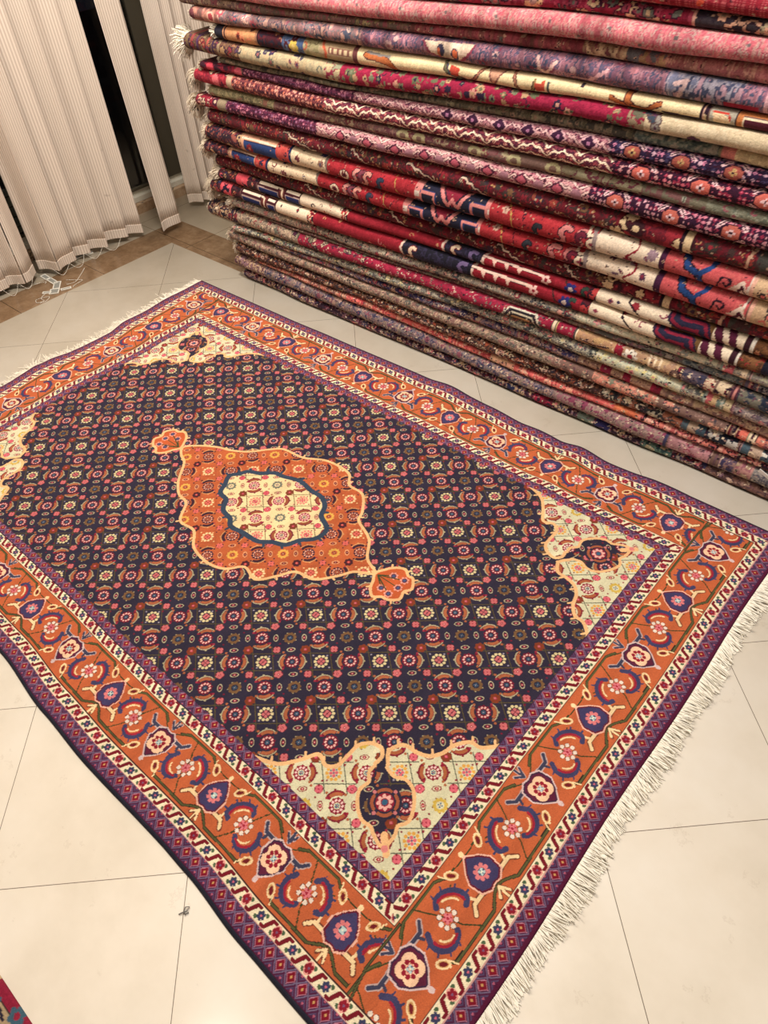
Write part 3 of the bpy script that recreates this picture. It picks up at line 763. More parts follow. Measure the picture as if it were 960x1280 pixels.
# ------------------------------------------------------------------ a second rug, only its edge shows at the lower left
def loose_rug():
    res = .0025; HLx, HWy = .95, .55
    cv = Cv(-HLx, HLx, -HWy, HWy, res, (146, 26, 54))
    r_ = random.Random(5)
    for e, c_ in ((.012, (44, 40, 50)), (.055, (206, 178, 132)), (.07, (90, 96, 74)), (.10, (60, 52, 56))): pass
    X_, Y_ = np.meshgrid(cv.x0 + np.arange(cv.nx) * res, cv.y0 + np.arange(cv.ny) * res)
    d_ = np.minimum(HLx - abs(X_), HWy - abs(Y_))
    cv.a[(d_ > .022) & (d_ < .07)] = C(176, 150, 112); cv.a[(d_ >= .07) & (d_ < .13)] = C(60, 50, 56); cv.a[(d_ > .018) & (d_ < .022)] = C(60, 44, 44)
    for _ in range(900):
        x, y = r_.uniform(-HLx, HLx), r_.uniform(-HWy, HWy)
        c1 = r_.choice([(64, 96, 112), (96, 104, 78), (206, 176, 128), (150, 30, 56), (48, 42, 56), (190, 96, 92)])
        if r_.random() < .5: cv.flower(x, y, r_.uniform(.010, .022), 6, c1, r_.choice([(206, 176, 128), (150, 30, 56)]))
        else: cv.line([(x, y), (x + r_.uniform(-.03, .03), y + r_.uniform(-.03, .03))], .006, c1)
    o = empty('area_rug', (-.22, -.285, 0))
    tag(o, 'crimson floral rug whose edge pokes in at the lower left of the floor', 'rug')
    co_ = np.stack([X_, Y_, np.full(X_.shape, .009) - .006 * np.clip(1 - d_ / .005, 0, 1)], -1).reshape(-1, 3)
    ny_, nx_ = X_.shape
    ring_ = np.concatenate([np.arange(nx_), np.arange(1, ny_) * nx_ + nx_ - 1, (ny_ - 1) * nx_ + np.arange(nx_ - 2, -1, -1), np.arange(ny_ - 2, 0, -1) * nx_])
    sk_ = co_[ring_].copy(); sk_[:, 2] = .0006; n0 = len(co_); i2 = np.arange(len(ring_)); j2 = (i2 + 1) % len(ring_)
    me_ = mesh_np('rug_pile', np.concatenate([co_, sk_]), np.concatenate([grid_faces(ny_, nx_), np.stack([ring_[i2], n0 + i2, n0 + j2, ring_[j2]], -1)]))
    c_ = to_rgb(cv.a, np.random.default_rng(2)).reshape(-1, 3)
    add_color(me_, np.concatenate([c_, c_[ring_]])); link('pile', me_, MAT_PILE, o)
loose_rug()
# ------------------------------------------------------------------ the stack of folded rugs
# thickness of each fold at the left end, a third along, two thirds along and right, from the floor up
STACK_V = 2.50
U0, U1 = -1.5, 1.9
SU = [-1.31, -.53, .23, 1.10]
LAYERS = [
 ('F10', (.045, .038, .036, .034), .000, -1.307), ('F9', (.061, .061, .048, .068), -.006, -1.350), ('F8', (.010, .034, .034, .022), .004, -1.20),
 ('F7', (.054, .037, .050, .049), .000, -1.335), ('F6', (.050, .044, .048, .035), -.002, -1.365), ('F5', (.008, .032, .044, .032), .008, -1.05),
 ('F4', (.028, .039, .043, .052), .000, -1.315), ('F3', (.074, .045, .045, .046), -.004, -1.480), ('F2', (.006, .014, .018, .034), .014, -1.10),
 ('F1', (.046, .041, .033, .034), .004, -1.295), ('E2', (.058, .058, .057, .043), -.004, -1.415), ('E1', (.057, .048, .036, .056), .006, -1.355),
 ('DR2', (.056, .049, .057, .036), .014, -1.365), ('D2', (.050, .063, .062, .072), -.004, -1.400), ('D1', (.070, .071, .073, .061), -.006, -1.375),
 ('DR1', (.062, .064, .065, .067), .000, -1.345), ('GC', (.045, .053, .053, .057), -.004, -1.395), ('GG', (.041, .034, .039, .036), .006, -1.305),
 ('GB', (.057, .053, .048, .052), -.005, -1.370), ('GA', (.030, .032, .043, .047), .002, -1.315), ('CG', (.024, .019, .032, .035), .012, -1.200),
 ('CF', (.061, .059, .050, .044), -.008, -1.385), ('HC', (.048, .057, .040, .038), .000, -1.185), ('NB', (.048, .053, .059, .052), -.004, -1.310),
 ('RB', (.030, .026, .034, .044), .010, -1.370), ('PK', (.052, .054, .057, .053), -.010, -1.445), ('BF', (.040, .040, .040, .026), .008, -1.33),
 ('RD', (.046, .046, .046, .046), -.004, -1.30), ('TN', (.050, .050, .050, .048), .004, -1.36), ('TG', (.045, .045, .045, .045), .000, -1.33),
]
def vnoise(nx, ny, cx, cy, rng):
    gx, gy = int(nx / cx) + 3, int(ny / cy) + 3
    g = rng.random((gy, gx)); x = np.arange(nx) / cx; y = np.arange(ny) / cy
    xi, yi = x.astype(int), y.astype(int); fx, fy = x - xi, y - yi; fx = fx * fx * (3 - 2 * fx); fy = fy * fy * (3 - 2 * fy)
    a_ = g[yi][:, xi] * (1 - fx) + g[yi][:, xi + 1] * fx; b_ = g[yi + 1][:, xi] * (1 - fx) + g[yi + 1][:, xi + 1] * fx
    return a_ * (1 - fy[:, None]) + b_ * fy[:, None]
class Strip(Cv):
    def __init__(s, bg, seed):
        super().__init__(U0, U1, -.085, .085, .0025, bg); s.rng = np.random.default_rng(seed); s.rn = random.Random(seed)
    def seg(s, ua_, ub_): return max(ua_, U0), min(ub_, U1)
    def fill(s, ua_, ub_, c): s.rect(ua_, ub_, -.1, .1, c)
    def mottle(s, ua_, ub_, cols, size=.012, stretch=1.0):
        i0 = max(0, int((ua_ - U0) / s.r)); i1 = min(s.nx, int((ub_ - U0) / s.r))
        if i1 <= i0: return
        k_ = size / s.r
        f = .62 * vnoise(i1 - i0, s.ny, k_, k_ * stretch, s.rng) + .38 * vnoise(i1 - i0, s.ny, max(1.1, k_ / 2.6), max(1.1, k_ / 2.6 * stretch), s.rng)
        f = (np.argsort(np.argsort(f.ravel())) / f.size).reshape(f.shape)
        ids = np.array([ci(c) for c in cols]); s.a[:, i0:i1] = ids[np.minimum((f * len(cols)).astype(int), len(cols) - 1)]
    def flor(s, ua_, ub_, cols, out=None, size=.012, dens=1.0, kinds='flc'):
        n = int((ub_ - ua_) * .15 / (size * size * 6) * dens)
        for _ in range(n):
            x, y = s.rn.uniform(ua_, ub_), s.rn.uniform(-.075, .075); c1 = s.rn.choice(cols); c2 = s.rn.choice(cols); k_ = s.rn.choice(kinds); r_ = size * s.rn.uniform(.7, 1.25); an = s.rn.uniform(0, 6.28)
            if k_ == 'f':
                if out: s.ell(x, y, r_ * 1.1, r_ * 1.1, out)
                s.flower(x, y, r_, s.rn.choice([5, 6, 8]), c1, c2, a0=an, cr=.4)
            elif k_ == 'l':
                if out: s.ell(x, y, r_ * 1.0, r_ * .58, out, an)
                s.ell(x, y, r_ * .8, r_ * .40, c1, an); s.line([(x - r_ * .6 * math.cos(an), y - r_ * .6 * math.sin(an)), (x + r_ * .6 * math.cos(an), y + r_ * .6 * math.sin(an))], .0026, c2)
            elif k_ == 'c':
                pts = [(x + r_ * (1 - .1 * q) * math.cos(an + q * .55), y + r_ * (1 - .1 * q) * math.sin(an + q * .55)) for q in range(8)]
                if out: s.line(pts, r_ * .55, out)
                s.line(pts, r_ * .30, c1)
            elif k_ == 'd': 
                if out: s.dia(x, y, r_ * .9, r_ * .9, out)
                s.dia(x, y, r_ * .65, r_ * .65, c1); s.dia(x, y, r_ * .25, r_ * .25, c2)
            elif k_ == 'b':
                s.ell(x, y, r_ * .6, r_ * .45, c1, an)
    def bands(s, xs_, w_, cols):
        for x in xs_:
            for k_, c_ in enumerate(cols): s.fill(x + k_ * w_, x + (k_ + 1) * w_, c_)
    def geo(s, ua_, ub_, bg, a_, b_, c_, step=.085, zig=(236, 196, 176), med=None, medc=None, hy=.030, dark=(54, 22, 42)):
        """little hooked zigzags, lozenges and dots of a village rug"""
        s.fill(ua_, ub_, bg)
        x = ua_
        while x < ub_:
            for y in np.arange(-.08, .08, .0135):
                c1 = s.rn.choice([a_, b_, c_, dark]); c2 = s.rn.choice([a_, b_, c_, dark])
                s.dia(x + s.rn.uniform(-.002, .002), y + s.rn.uniform(-.002, .002), .0062, .0062, c1); s.dia(x, y, .0025, .0025, c2)
            x += .0125
        n_ = int((ub_ - ua_) / step) + 1
        for k_ in range(n_):
            x = ua_ + (k_ + .5) * step
            if zig is not None:
                for y0 in (-.072, -.048, -.024, .0, .024, .048):
                    p_ = [(x - step / 2, y0 + .018), (x - step / 3, y0 + .008), (x - step / 4, y0 + .013), (x, y0 - .009), (x + step / 4, y0 + .012), (x + step / 3, y0 + .006), (x + step / 2, y0 + .018)]
                    s.line(p_, .0082, dark); s.line(p_, .0050, zig)
            if med is not None and x < ub_ - .01:
                yy = s.rn.uniform(-.002, .002) + .004
                for sx_, sy_ in ((1, 1), (1, -1), (-1, 1), (-1, -1)):
                    s.line([(x + sx_ * hy * 1.0, yy + sy_ * hy * .45), (x + sx_ * hy * .55, yy + sy_ * hy * .95)], .0095, (236, 190, 190)); s.line([(x + sx_ * hy * 1.0, yy + sy_ * hy * .45), (x + sx_ * hy * .55, yy + sy_ * hy * .95)], .0035, dark)
                hx_ = [(x + hy * .78 * math.cos(q * math.pi / 4 + .39), yy + hy * .62 * math.sin(q * math.pi / 4 + .39)) for q in range(8)]
                s.poly([(x + (a - x) * 1.18, yy + (b - yy) * 1.18) for a, b in hx_], dark); s.poly(hx_, med)
                s.flower(x, yy, .010, 4, medc or (236, 190, 190), dark, cr=.3)
    def palm(s, x, y, r_, c1, c2, c3, out):
        s.ell(x, y, r_ * 1.12, r_ * .9, out); s.ell(x, y, r_, r_ * .78, c1); s.flower(x, y, r_ * .62, 6, c2, c3)
    def hook(s, x, y, k_, c1, out, fl=1):
        P_ = smooth_loop([(x, y - .02 * k_), (x + fl * .012 * k_, y - .022 * k_), (x + fl * .022 * k_, y - .008 * k_), (x + fl * .014 * k_, y + .008 * k_), (x + fl * .024 * k_, y + .022 * k_), (x + fl * .038 * k_, y + .020 * k_)], 4, False)
        s.line(P_, .019 * k_, out); s.line(P_, .013 * k_, c1)
CRM = (232, 206, 170); DK = (46, 26, 40); NV = (40, 46, 84); RED = (168, 32, 44); CRI = (158, 24, 58); PNK = (216, 118, 122); OLV = (116, 104, 74); GRY = (142, 128, 116); TAN = (186, 152, 116); RST = (150, 70, 44); MV = (140, 104, 116); COR = (216, 78, 84); MRN = (100, 26, 40); BLU = (44, 66, 118)
def paint_F10(s):
    s.mottle(U0, U1, [DK, (60, 44, 60), MRN, MV, TAN, (60, 56, 84)], .016); s.flor(U0, U1, [TAN, MRN, (58, 58, 92), PNK, GRY], DK, .013, 1.0)
    s.mottle(0.306, 0.391, [(60, 30, 44), CRI, MRN], .02); s.fill(0.190, 0.226, (36, 40, 74)); s.fill(0.489, 0.552, (100, 108, 96)); s.fill(0.558, 0.614, (44, 40, 84))
    s.mottle(0.734, 0.842, [(64, 92, 86), (90, 112, 98), (40, 60, 62)], .02); s.flor(0.734, 0.842, [TAN, (150, 140, 110)], None, .016, .6)
    s.mottle(0.957, U1, [(120, 84, 74), (90, 64, 66), (142, 106, 92)], .02); s.flor(0.997, U1, [(196, 160, 138), MV], DK, .014, .8)
def paint_F9(s):
    s.mottle(U0, -1.137, [MV, (110, 80, 74), TAN, (96, 60, 70)], .012); s.mottle(-1.137, 0.418, [(64, 60, 84), (116, 100, 108), (140, 120, 114), (90, 80, 96), (150, 112, 108), (132, 116, 100)], .011)
    s.flor(-1.137, 0.418, [(50, 50, 84), (176, 140, 124), (116, 110, 112), (130, 70, 84)], None, .010, 1.5); s.mottle(0.385, 0.808, [(150, 96, 106), (132, 108, 102), (156, 128, 116), (132, 60, 84)], .016)
    s.mottle(0.822, 0.956, [(186, 128, 132), (170, 120, 124), (160, 110, 112)], .02); s.flor(0.830, 0.956, [(150, 60, 82), (120, 70, 96)], None, .014, .7, 'fc'); s.fill(0.803, 0.816, (60, 56, 84)); s.bands([0.954, 0.974, 0.985], .004, [(110, 76, 84), (176, 140, 128)])
    s.mottle(0.995, 1.041, [(60, 54, 84), (140, 106, 100), (90, 70, 90)], .016); s.mottle(1.041, 1.095, [(180, 128, 120), (150, 90, 100), (170, 140, 110)], .016); s.mottle(1.095, U1, [(126, 118, 114), (150, 140, 132), (84, 80, 90)], .006)
def paint_F8(s):
    s.mottle(U0, -0.629, [(196, 120, 96), (160, 70, 70), (206, 150, 120), (120, 80, 76)], .012, 3); s.mottle(-0.629, 0.613, [(214, 92, 88), (222, 118, 104), (190, 66, 72), (236, 160, 132)], .018, 3)
    s.mottle(0.106, 0.212, [(240, 190, 150), (236, 170, 140)], .02); s.mottle(0.613, 0.701, [(230, 130, 76), (214, 108, 70)], .02); s.mottle(0.701, U1, [(216, 120, 104), DK, (190, 90, 90), (226, 160, 140)], .014, 2)
def paint_F7(s):
    s.mottle(U0, 0.870, [(60, 40, 38), (96, 62, 46), (128, 78, 56), (50, 38, 44)], .012); s.flor(U0, 0.870, [(206, 184, 146), RST, (196, 150, 130), (44, 44, 56)], (40, 30, 34), .0085, 1.5)
    s.mottle(0.591, 0.844, [(40, 38, 44), (60, 60, 60), (150, 90, 66)], .02); s.flor(0.546, 0.844, [(214, 196, 160), (170, 160, 136), (226, 208, 180)], (34, 30, 36), .016, .9, 'fc')
    s.fill(0.844, 0.865, (76, 92, 100)); s.fill(0.865, 0.891, (176, 150, 126)); s.fill(0.891, 0.922, (60, 80, 92)); s.mottle(0.930, 1.023, [(30, 34, 48), (40, 46, 60)], .02); s.flor(0.938, 1.018, [(184, 176, 166), (220, 200, 170)], None, .020, .6, 'f')
    s.fill(1.035, 1.062, (70, 88, 98)); s.fill(1.062, 1.096, (184, 156, 134)); s.flor(1.062, 1.096, [CRM, MV], None, .012, 1); s.fill(1.096, U1, (70, 88, 98)); s.flor(1.096, U1, [(220, 214, 200), DK], None, .012, .6); s.bands([1.028, 0.922], .004, [DK, MV])
def paint_F6(s):
    s.mottle(U0, 0.401, [(120, 104, 88), (146, 128, 106), (166, 140, 118), (128, 92, 84)], .010); s.flor(U0, 0.401, [(92, 84, 76), (186, 150, 124), (150, 100, 94), (96, 96, 90)], None, .0075, 1.4)
    s.mottle(0.523, 0.753, [(196, 116, 96), (160, 120, 100), (210, 132, 110)], .018); s.flor(0.401, 1.023, [(120, 120, 100), (210, 150, 120), (70, 60, 66), (200, 120, 104)], None, .010, 1.0); s.bands([0.974, 0.999], .005, [DK, TAN, MRN])
    s.fill(1.016, 1.040, (216, 104, 84)); s.fill(1.040, 1.069, (120, 128, 104)); s.bands([1.045], .006, [CRM, DK, CRM, DK]); s.fill(1.069, U1, (206, 116, 96)); s.flor(1.069, U1, [(120, 70, 80), (220, 160, 130)], None, .010, 1)
def paint_F5(s):
    s.mottle(U0, 0.456, [(52, 48, 84), (110, 92, 104), (150, 116, 104), (70, 62, 84), (150, 70, 82), (160, 134, 112)], .020); s.flor(U0, 0.456, [(44, 42, 84), (176, 140, 118), (160, 72, 84), (110, 100, 110)], DK, .011, .9)
    s.mottle(0.456, 0.771, [(170, 130, 104), (140, 104, 92), (180, 144, 116)], .014); s.mottle(0.540, 0.581, [(150, 26, 58), (130, 30, 60)], .02); s.mottle(0.622, 0.650, [(150, 26, 58)], .02); s.mottle(0.722, 0.755, [(150, 26, 58), (120, 30, 50)], .02)
    s.mottle(0.784, U1, [(190, 160, 126), (168, 134, 112), (130, 96, 90)], .014); s.flor(0.784, U1, [(110, 80, 84), (206, 176, 140), (170, 100, 90)], None, .010, 1)
def paint_F4(s):
    s.mottle(U0, U1, [(120, 112, 104), (150, 144, 126), (176, 168, 144), (100, 96, 96)], .012); s.flor(U0, U1, [(206, 120, 114), (190, 186, 160), (88, 92, 90), (214, 196, 140), (170, 176, 156)], (72, 72, 70), .0105, 1.5)
    s.mottle(0.524, 0.813, [(206, 200, 170), (180, 184, 160), (196, 188, 150)], .014); s.flor(0.524, 0.839, [(206, 120, 124), (120, 128, 116), (216, 200, 130)], None, .009, .8)
    s.bands([0.880, 0.930], .007, [(110, 130, 120), (176, 184, 170), (90, 110, 100)]); s.mottle(0.895, 0.927, [(200, 100, 104), (216, 180, 130)], .02); s.fill(0.949, 0.969, (214, 194, 150)); s.bands([0.969], .006, [(110, 60, 76), (170, 130, 130), (110, 60, 76)])
    s.mottle(0.983, U1, [(140, 124, 124), (176, 156, 144), (110, 96, 104)], .010); s.flor(0.983, U1, [(200, 180, 160), (96, 60, 80), (200, 120, 120)], None, .009, 1)
def paint_F3(s):
    s.mottle(U0, -1.238, [(36, 30, 44), TAN, (110, 60, 56), (50, 46, 60)], .02); s.flor(U0, -1.238, [CRM, TAN, (120, 40, 50), GRY], DK, .013, 1.0); s.mottle(-1.266, -0.856, [(150, 132, 112), (120, 104, 92), (176, 150, 124)], .014); s.flor(-1.266, -0.856, [(130, 40, 52), (196, 170, 140), (96, 96, 84)], None, .012, .9)
    s.mottle(-0.871, 0.487, [(150, 24, 56), (138, 26, 54), (160, 30, 62)], .014); s.flor(-0.905, -0.433, [(120, 116, 92), (200, 170, 140), (80, 40, 60)], DK, .012, .7); s.flor(-0.433, 0.443, [(126, 118, 92), (206, 160, 150), (176, 40, 70), (96, 96, 96)], None, .0095, .35, 'dc')
    for k_ in range(9): s.dia(-0.433 + .035 * k_ + .12 * (k_ > 4), -.004 + .006 * (k_ % 2), .007, .007, (216, 150, 150)); s.dia(-0.433 + .035 * k_ + .12 * (k_ > 4), -.004 + .006 * (k_ % 2), .004, .004, CRI)
    hx_ = [(0.134, -.060), (0.184, .012), (0.274, .014), (0.309, -.060)]
    for q, c_ in ((1.22, (200, 190, 170)), (1.12, (40, 34, 40)), (.98, (190, 176, 150)), (.9, (40, 34, 40)), (.8, (186, 140, 90))): s.poly([(0.226 + (a - 0.226) * q, -.06 + (b + .06) * q) for a, b in hx_], c_)
    s.bands([0.346, 0.431], .006, [(70, 70, 66), CRM, (70, 70, 66), (200, 170, 110)]); s.mottle(0.443, 0.582, [(190, 150, 100), (176, 132, 96)], .02); s.line([(0.458, .0), (0.502, -.008), (0.559, .004)], .005, DK)
    s.mottle(0.579, 0.610, [(150, 24, 50), (130, 20, 40)], .02); s.mottle(0.610, 0.807, [(196, 160, 118), (170, 130, 100)], .02); s.flower(0.632, 0, .026, 8, (226, 214, 196), (150, 24, 50)); s.flor(0.643, 0.807, [(130, 40, 52), (110, 80, 70), (226, 200, 160)], DK, .014, .5, 'cf')
    for x in (0.686, 0.702, 0.721): s.line(smooth_loop([(x, .04), (x + .012, .015), (x + .008, -.02), (x + .03, -.05)], 4, False), .007, CRM)
    s.mottle(0.807, 0.877, [(60, 56, 76), (96, 80, 90)], .02); s.mottle(0.877, 0.909, [(130, 110, 90), (140, 40, 50), (200, 170, 140)], .014); s.fill(0.914, 0.950, (206, 180, 146)); s.flor(0.914, 0.950, [(130, 40, 52), DK], None, .010, 1); s.bands([0.955, 0.969], .007, [(80, 40, 56), (190, 120, 110)]); s.mottle(0.979, U1, [(40, 44, 58), (60, 64, 76), (110, 104, 90)], .018)
def paint_F2(s):
    s.mottle(U0, 0.497, [(110, 72, 72), (130, 92, 84), (92, 70, 72), (120, 110, 92)], .014, 2); s.flor(U0, 0.497, [(150, 120, 96), (96, 52, 62), (120, 116, 110)], None, .011, .7); s.mottle(0.497, 0.793, [(110, 108, 96), (120, 86, 92), (96, 96, 90)], .02); s.flor(0.497, 0.793, [(150, 140, 130), (120, 60, 80)], DK, .012, .6)
    s.mottle(0.793, 0.975, [(112, 120, 122), (140, 144, 138), (90, 100, 104)], .010); s.flor(0.793, 0.975, [(70, 80, 90), (160, 160, 146)], None, .008, .8); s.bands([0.982, 1.005], .009, [(100, 90, 110), (200, 130, 120), (90, 40, 60)]); s.mottle(1.021, U1, [(110, 110, 118), (150, 140, 140), (80, 76, 90)], .008)
def paint_F1(s):
    s.mottle(U0, U1, [(136, 124, 112), (160, 146, 126), (116, 110, 104), (176, 156, 134)], .010); s.flor(U0, -0.821, [(196, 170, 146), (100, 84, 84), (180, 110, 104)], None, .009, 1.2); s.flor(-0.821, 0.434, [(212, 150, 134), (190, 180, 154), (86, 90, 92), (150, 60, 70)], (70, 66, 68), .0115, 1.3)
    s.mottle(0.434, 0.895, [(190, 182, 152), (170, 168, 144), (206, 190, 160)], .014); s.flor(0.434, 0.895, [(206, 130, 130), (120, 116, 104), (150, 150, 140)], None, .010, .8); s.fill(0.900, 0.912, (120, 130, 120)); s.mottle(0.912, 0.945, [(206, 96, 104), (190, 80, 90)], .02); s.flor(0.912, 0.945, [CRM], None, .010, .6); s.fill(0.963, 0.982, CRM); s.bands([0.986], .006, [(96, 60, 70), (190, 150, 140), (96, 60, 70)]); s.mottle(0.995, U1, [(160, 150, 120), (130, 120, 110)], .010)
def redfold(s, x0, k1, k2, k3, k4, k5, k6, k7, k8, k9):
    """one bright red rug: border, blue panels, cream ground, red field, navy hooked block, red, cream, coral"""
    s.mottle(U0, x0, [(44, 30, 40), MRN, (60, 50, 70), (120, 60, 56)], .018); s.flor(U0, x0, [PNK, (200, 160, 120), DK, NV], (40, 22, 34), .012, .9)
def paint_D(s, b):
    s.mottle(U0, b[0], [(50, 32, 44), (110, 40, 46), (44, 40, 60), (150, 80, 70)], .020); s.flor(U0, b[0], [(200, 110, 90), (190, 150, 110), (44, 36, 56)], (36, 22, 32), .014, .8)
    s.fill(b[0], b[1], (190, 150, 112)); s.flor(b[0], b[1], [(150, 50, 50), (90, 60, 50)], None, .008, .8); s.fill(b[1], b[2], (214, 156, 124)); s.rect(b[1] + .012, b[2] - .004, -.03, .018, BLU); s.rect(b[1] + .012, b[2] - .004, .018, .024, DK); s.flower(b[1] + .045, -.008, .020, 8, (150, 34, 44), (214, 120, 100)); s.line([(b[1], .030), (b[2], .028)], .008, (236, 206, 180))
    s.mottle(b[2], b[3], [(206, 78, 70), (196, 66, 62)], .02); s.flor(b[2], b[3], [(196, 150, 110), (110, 30, 44), NV], DK, .012, .6, 'cc')
    s.fill(b[3] - .016, b[3], NV); s.fill(b[3], b[4], CRM); s.flor(b[3] + .02, b[4] - .02, [(70, 70, 110), (120, 50, 64), (150, 110, 90)], None, .013, .55, 'cf')
    s.line([(b[4] - .01, -.07), (b[4] + .004, -.01), (b[4] - .008, .03), (b[4] + .01, .08)], .018, (128, 112, 100)); s.mottle(b[4], b[5], [RED, (160, 28, 40), (178, 38, 50)], .012)
    x = b[4] + .085; s.palm(x, -.004, .022, (236, 206, 176), (120, 40, 50), (60, 24, 40), DK)
    for q, c_ in ((.035, (214, 140, 130)), (.062, (130, 60, 76)), (.088, (220, 146, 130))): s.hook(x + q, .0, 1.05, c_, DK)
    s.hook(x + .155, -.004, .9, (46, 60, 80), (40, 30, 48)); s.line([(x + .24, .05), (x + .25, 0), (x + .262, -.02), (x + .25, -.06)], .0035, (190, 150, 80))
    # navy block with pink stepped outlines
    s.fill(b[5], b[6], (36, 36, 56)); w_ = b[6] - b[5]
    for q in (0, 1):
        xx = b[5] + w_ * (.06 if q == 0 else .94); sg = 1 if q == 0 else -1
        s.fill(min(xx, xx - sg * .03), max(xx, xx - sg * .03), (214, 128, 122)); s.rect(min(xx - sg * .028, xx - sg * .01), max(xx - sg * .028, xx - sg * .01), -.035, -.015, NV); s.rect(min(xx - sg * .028, xx - sg * .01), max(xx - sg * .028, xx - sg * .01), -.005, .014, (226, 206, 190))
        P_ = [(xx, .015), (xx + sg * .055, .015), (xx + sg * .055, -.03), (xx + sg * .085, -.03), (xx + sg * .085, -.07)]; s.line(P_, .015, (40, 60, 110)); s.line(P_, .009, (220, 132, 126))
    xm = b[5] + w_ / 2; s.poly([(xm - .06, .07), (xm, -.012), (xm + .06, .07)], (140, 30, 54)); s.line([(xm - .065, .06), (xm - .02, -.01), (xm, .012), (xm + .02, -.01), (xm + .065, .06)], .013, (222, 130, 126)); s.line([(xm - .03, -.06), (xm, -.03), (xm + .03, -.06)], .010, (60, 90, 150))
    s.mottle(b[6], b[7], [(176, 38, 48), (184, 46, 54), (168, 34, 44)], .012); s.line([(b[6] + .05, .07), (b[6] + .08, .02), (b[6] + .085, -.02), (b[6] + .07, -.07)], .0035, (200, 160, 80)); s.flower(b[6] + .055, .03, .014, 6, (206, 160, 140), (120, 80, 70)); s.line([(b[6] + .11, .07), (b[6] + .13, .0), (b[6] + .12, -.07)], .0035, DK)
    s.hook(b[6] + .155, -.01, .9, (50, 52, 60), (34, 28, 40)); s.hook(b[6] + .245, 0, 1.2, (206, 120, 116), DK); s.hook(b[6] + .30, 0, 1.3, (206, 116, 112), (110, 34, 48)); s.palm(b[6] + .375, -.004, .028, (240, 214, 184), (150, 60, 80), DK, DK); s.line([(b[6] + .345, .07), (b[6] + .35, .02), (b[6] + .385, .03), (b[6] + .40, .06)], .009, (240, 214, 184))
    s.flor(b[6] + .02, b[7] - .12, [(120, 24, 36), (60, 30, 44), (206, 140, 110)], None, .006, .25, 'bd'); s.flor(b[4] + .02, b[5], [(120, 24, 36), (60, 30, 44)], None, .006, .2, 'bd'); s.flor(b[8] + .02, b[9], [(150, 40, 56), (80, 40, 60)], None, .007, .25, 'cd')
    s.hook(b[7] - .075, .0, .9, (110, 30, 50), DK); s.line([(b[7] - .02, -.07), (b[7] - .004, 0), (b[7] - .02, .07)], .014, (150, 130, 126))
    s.fill(b[7], b[8], (236, 212, 184)); s.fill(b[8] - .022, b[8], (70, 30, 60)); s.flor(b[7] + .03, b[8] - .03, [(90, 50, 76), (130, 40, 60), (150, 120, 130)], None, .016, .55, 'fl'); s.line(smooth_loop([(b[8] - .10, .06), (b[8] - .09, .02), (b[8] - .12, -.01), (b[8] - .10, -.03)], 4, False), .006, (150, 24, 50))
    s.mottle(b[8], b[9], [(206, 84, 86), (198, 76, 80), (212, 94, 92)], .014); xx = b[8] + .04
    s.line([(xx, .07), (xx + .02, .015), (xx + .055, 0), (xx + .07, -.06)], .024, DK); s.line([(xx, .07), (xx + .02, .015), (xx + .055, 0), (xx + .07, -.06)], .016, (36, 70, 128)); s.line([(xx + .055, 0), (xx + .085, .03), (xx + .09, .07)], .014, (36, 70, 128))
    s.line(smooth_loop([(xx + .11, -.02), (xx + .12, .012), (xx + .145, .008), (xx + .135, -.01), (xx + .128, 0)], 4, False), .006, DK); s.line([(xx + .20, .05), (xx + .195, -.02)], .007, (226, 206, 190)); s.flower(xx + .19, -.028, .016, 4, (226, 196, 170), DK)
    for q in range(4): s.poly([(b[9] - .06 + .012 * q, -.02 - .02 * q), (b[9] - .02, .02 - .014 * q), (b[9], -.02 - .014 * q)], (236, 206, 186) if q % 2 == 0 else (80, 24, 44))
    s.fill(b[9], b[9] + .012, (236, 176, 150)); s.mottle(b[9] + .012, b[9] + .06, [(206, 166, 126), (214, 176, 134)], .02); s.flor(b[9] + .012, b[9] + .06, [(226, 110, 100), (60, 50, 50)], None, .012, .6, 'fc'); s.mottle(b[9] + .06, U1, [MRN, (60, 30, 44), (90, 40, 50)], .02)
def paint_D1(s): paint_D(s, [-1.136, -1.126, -0.924, -0.843, -0.650, -0.215, 0.082, 0.462, 0.679, 0.917])
def paint_D2(s): paint_D(s, [-1.236, -1.226, -1.067, -0.986, -0.711, -0.275, 0.047, 0.438, 0.680, 0.931])
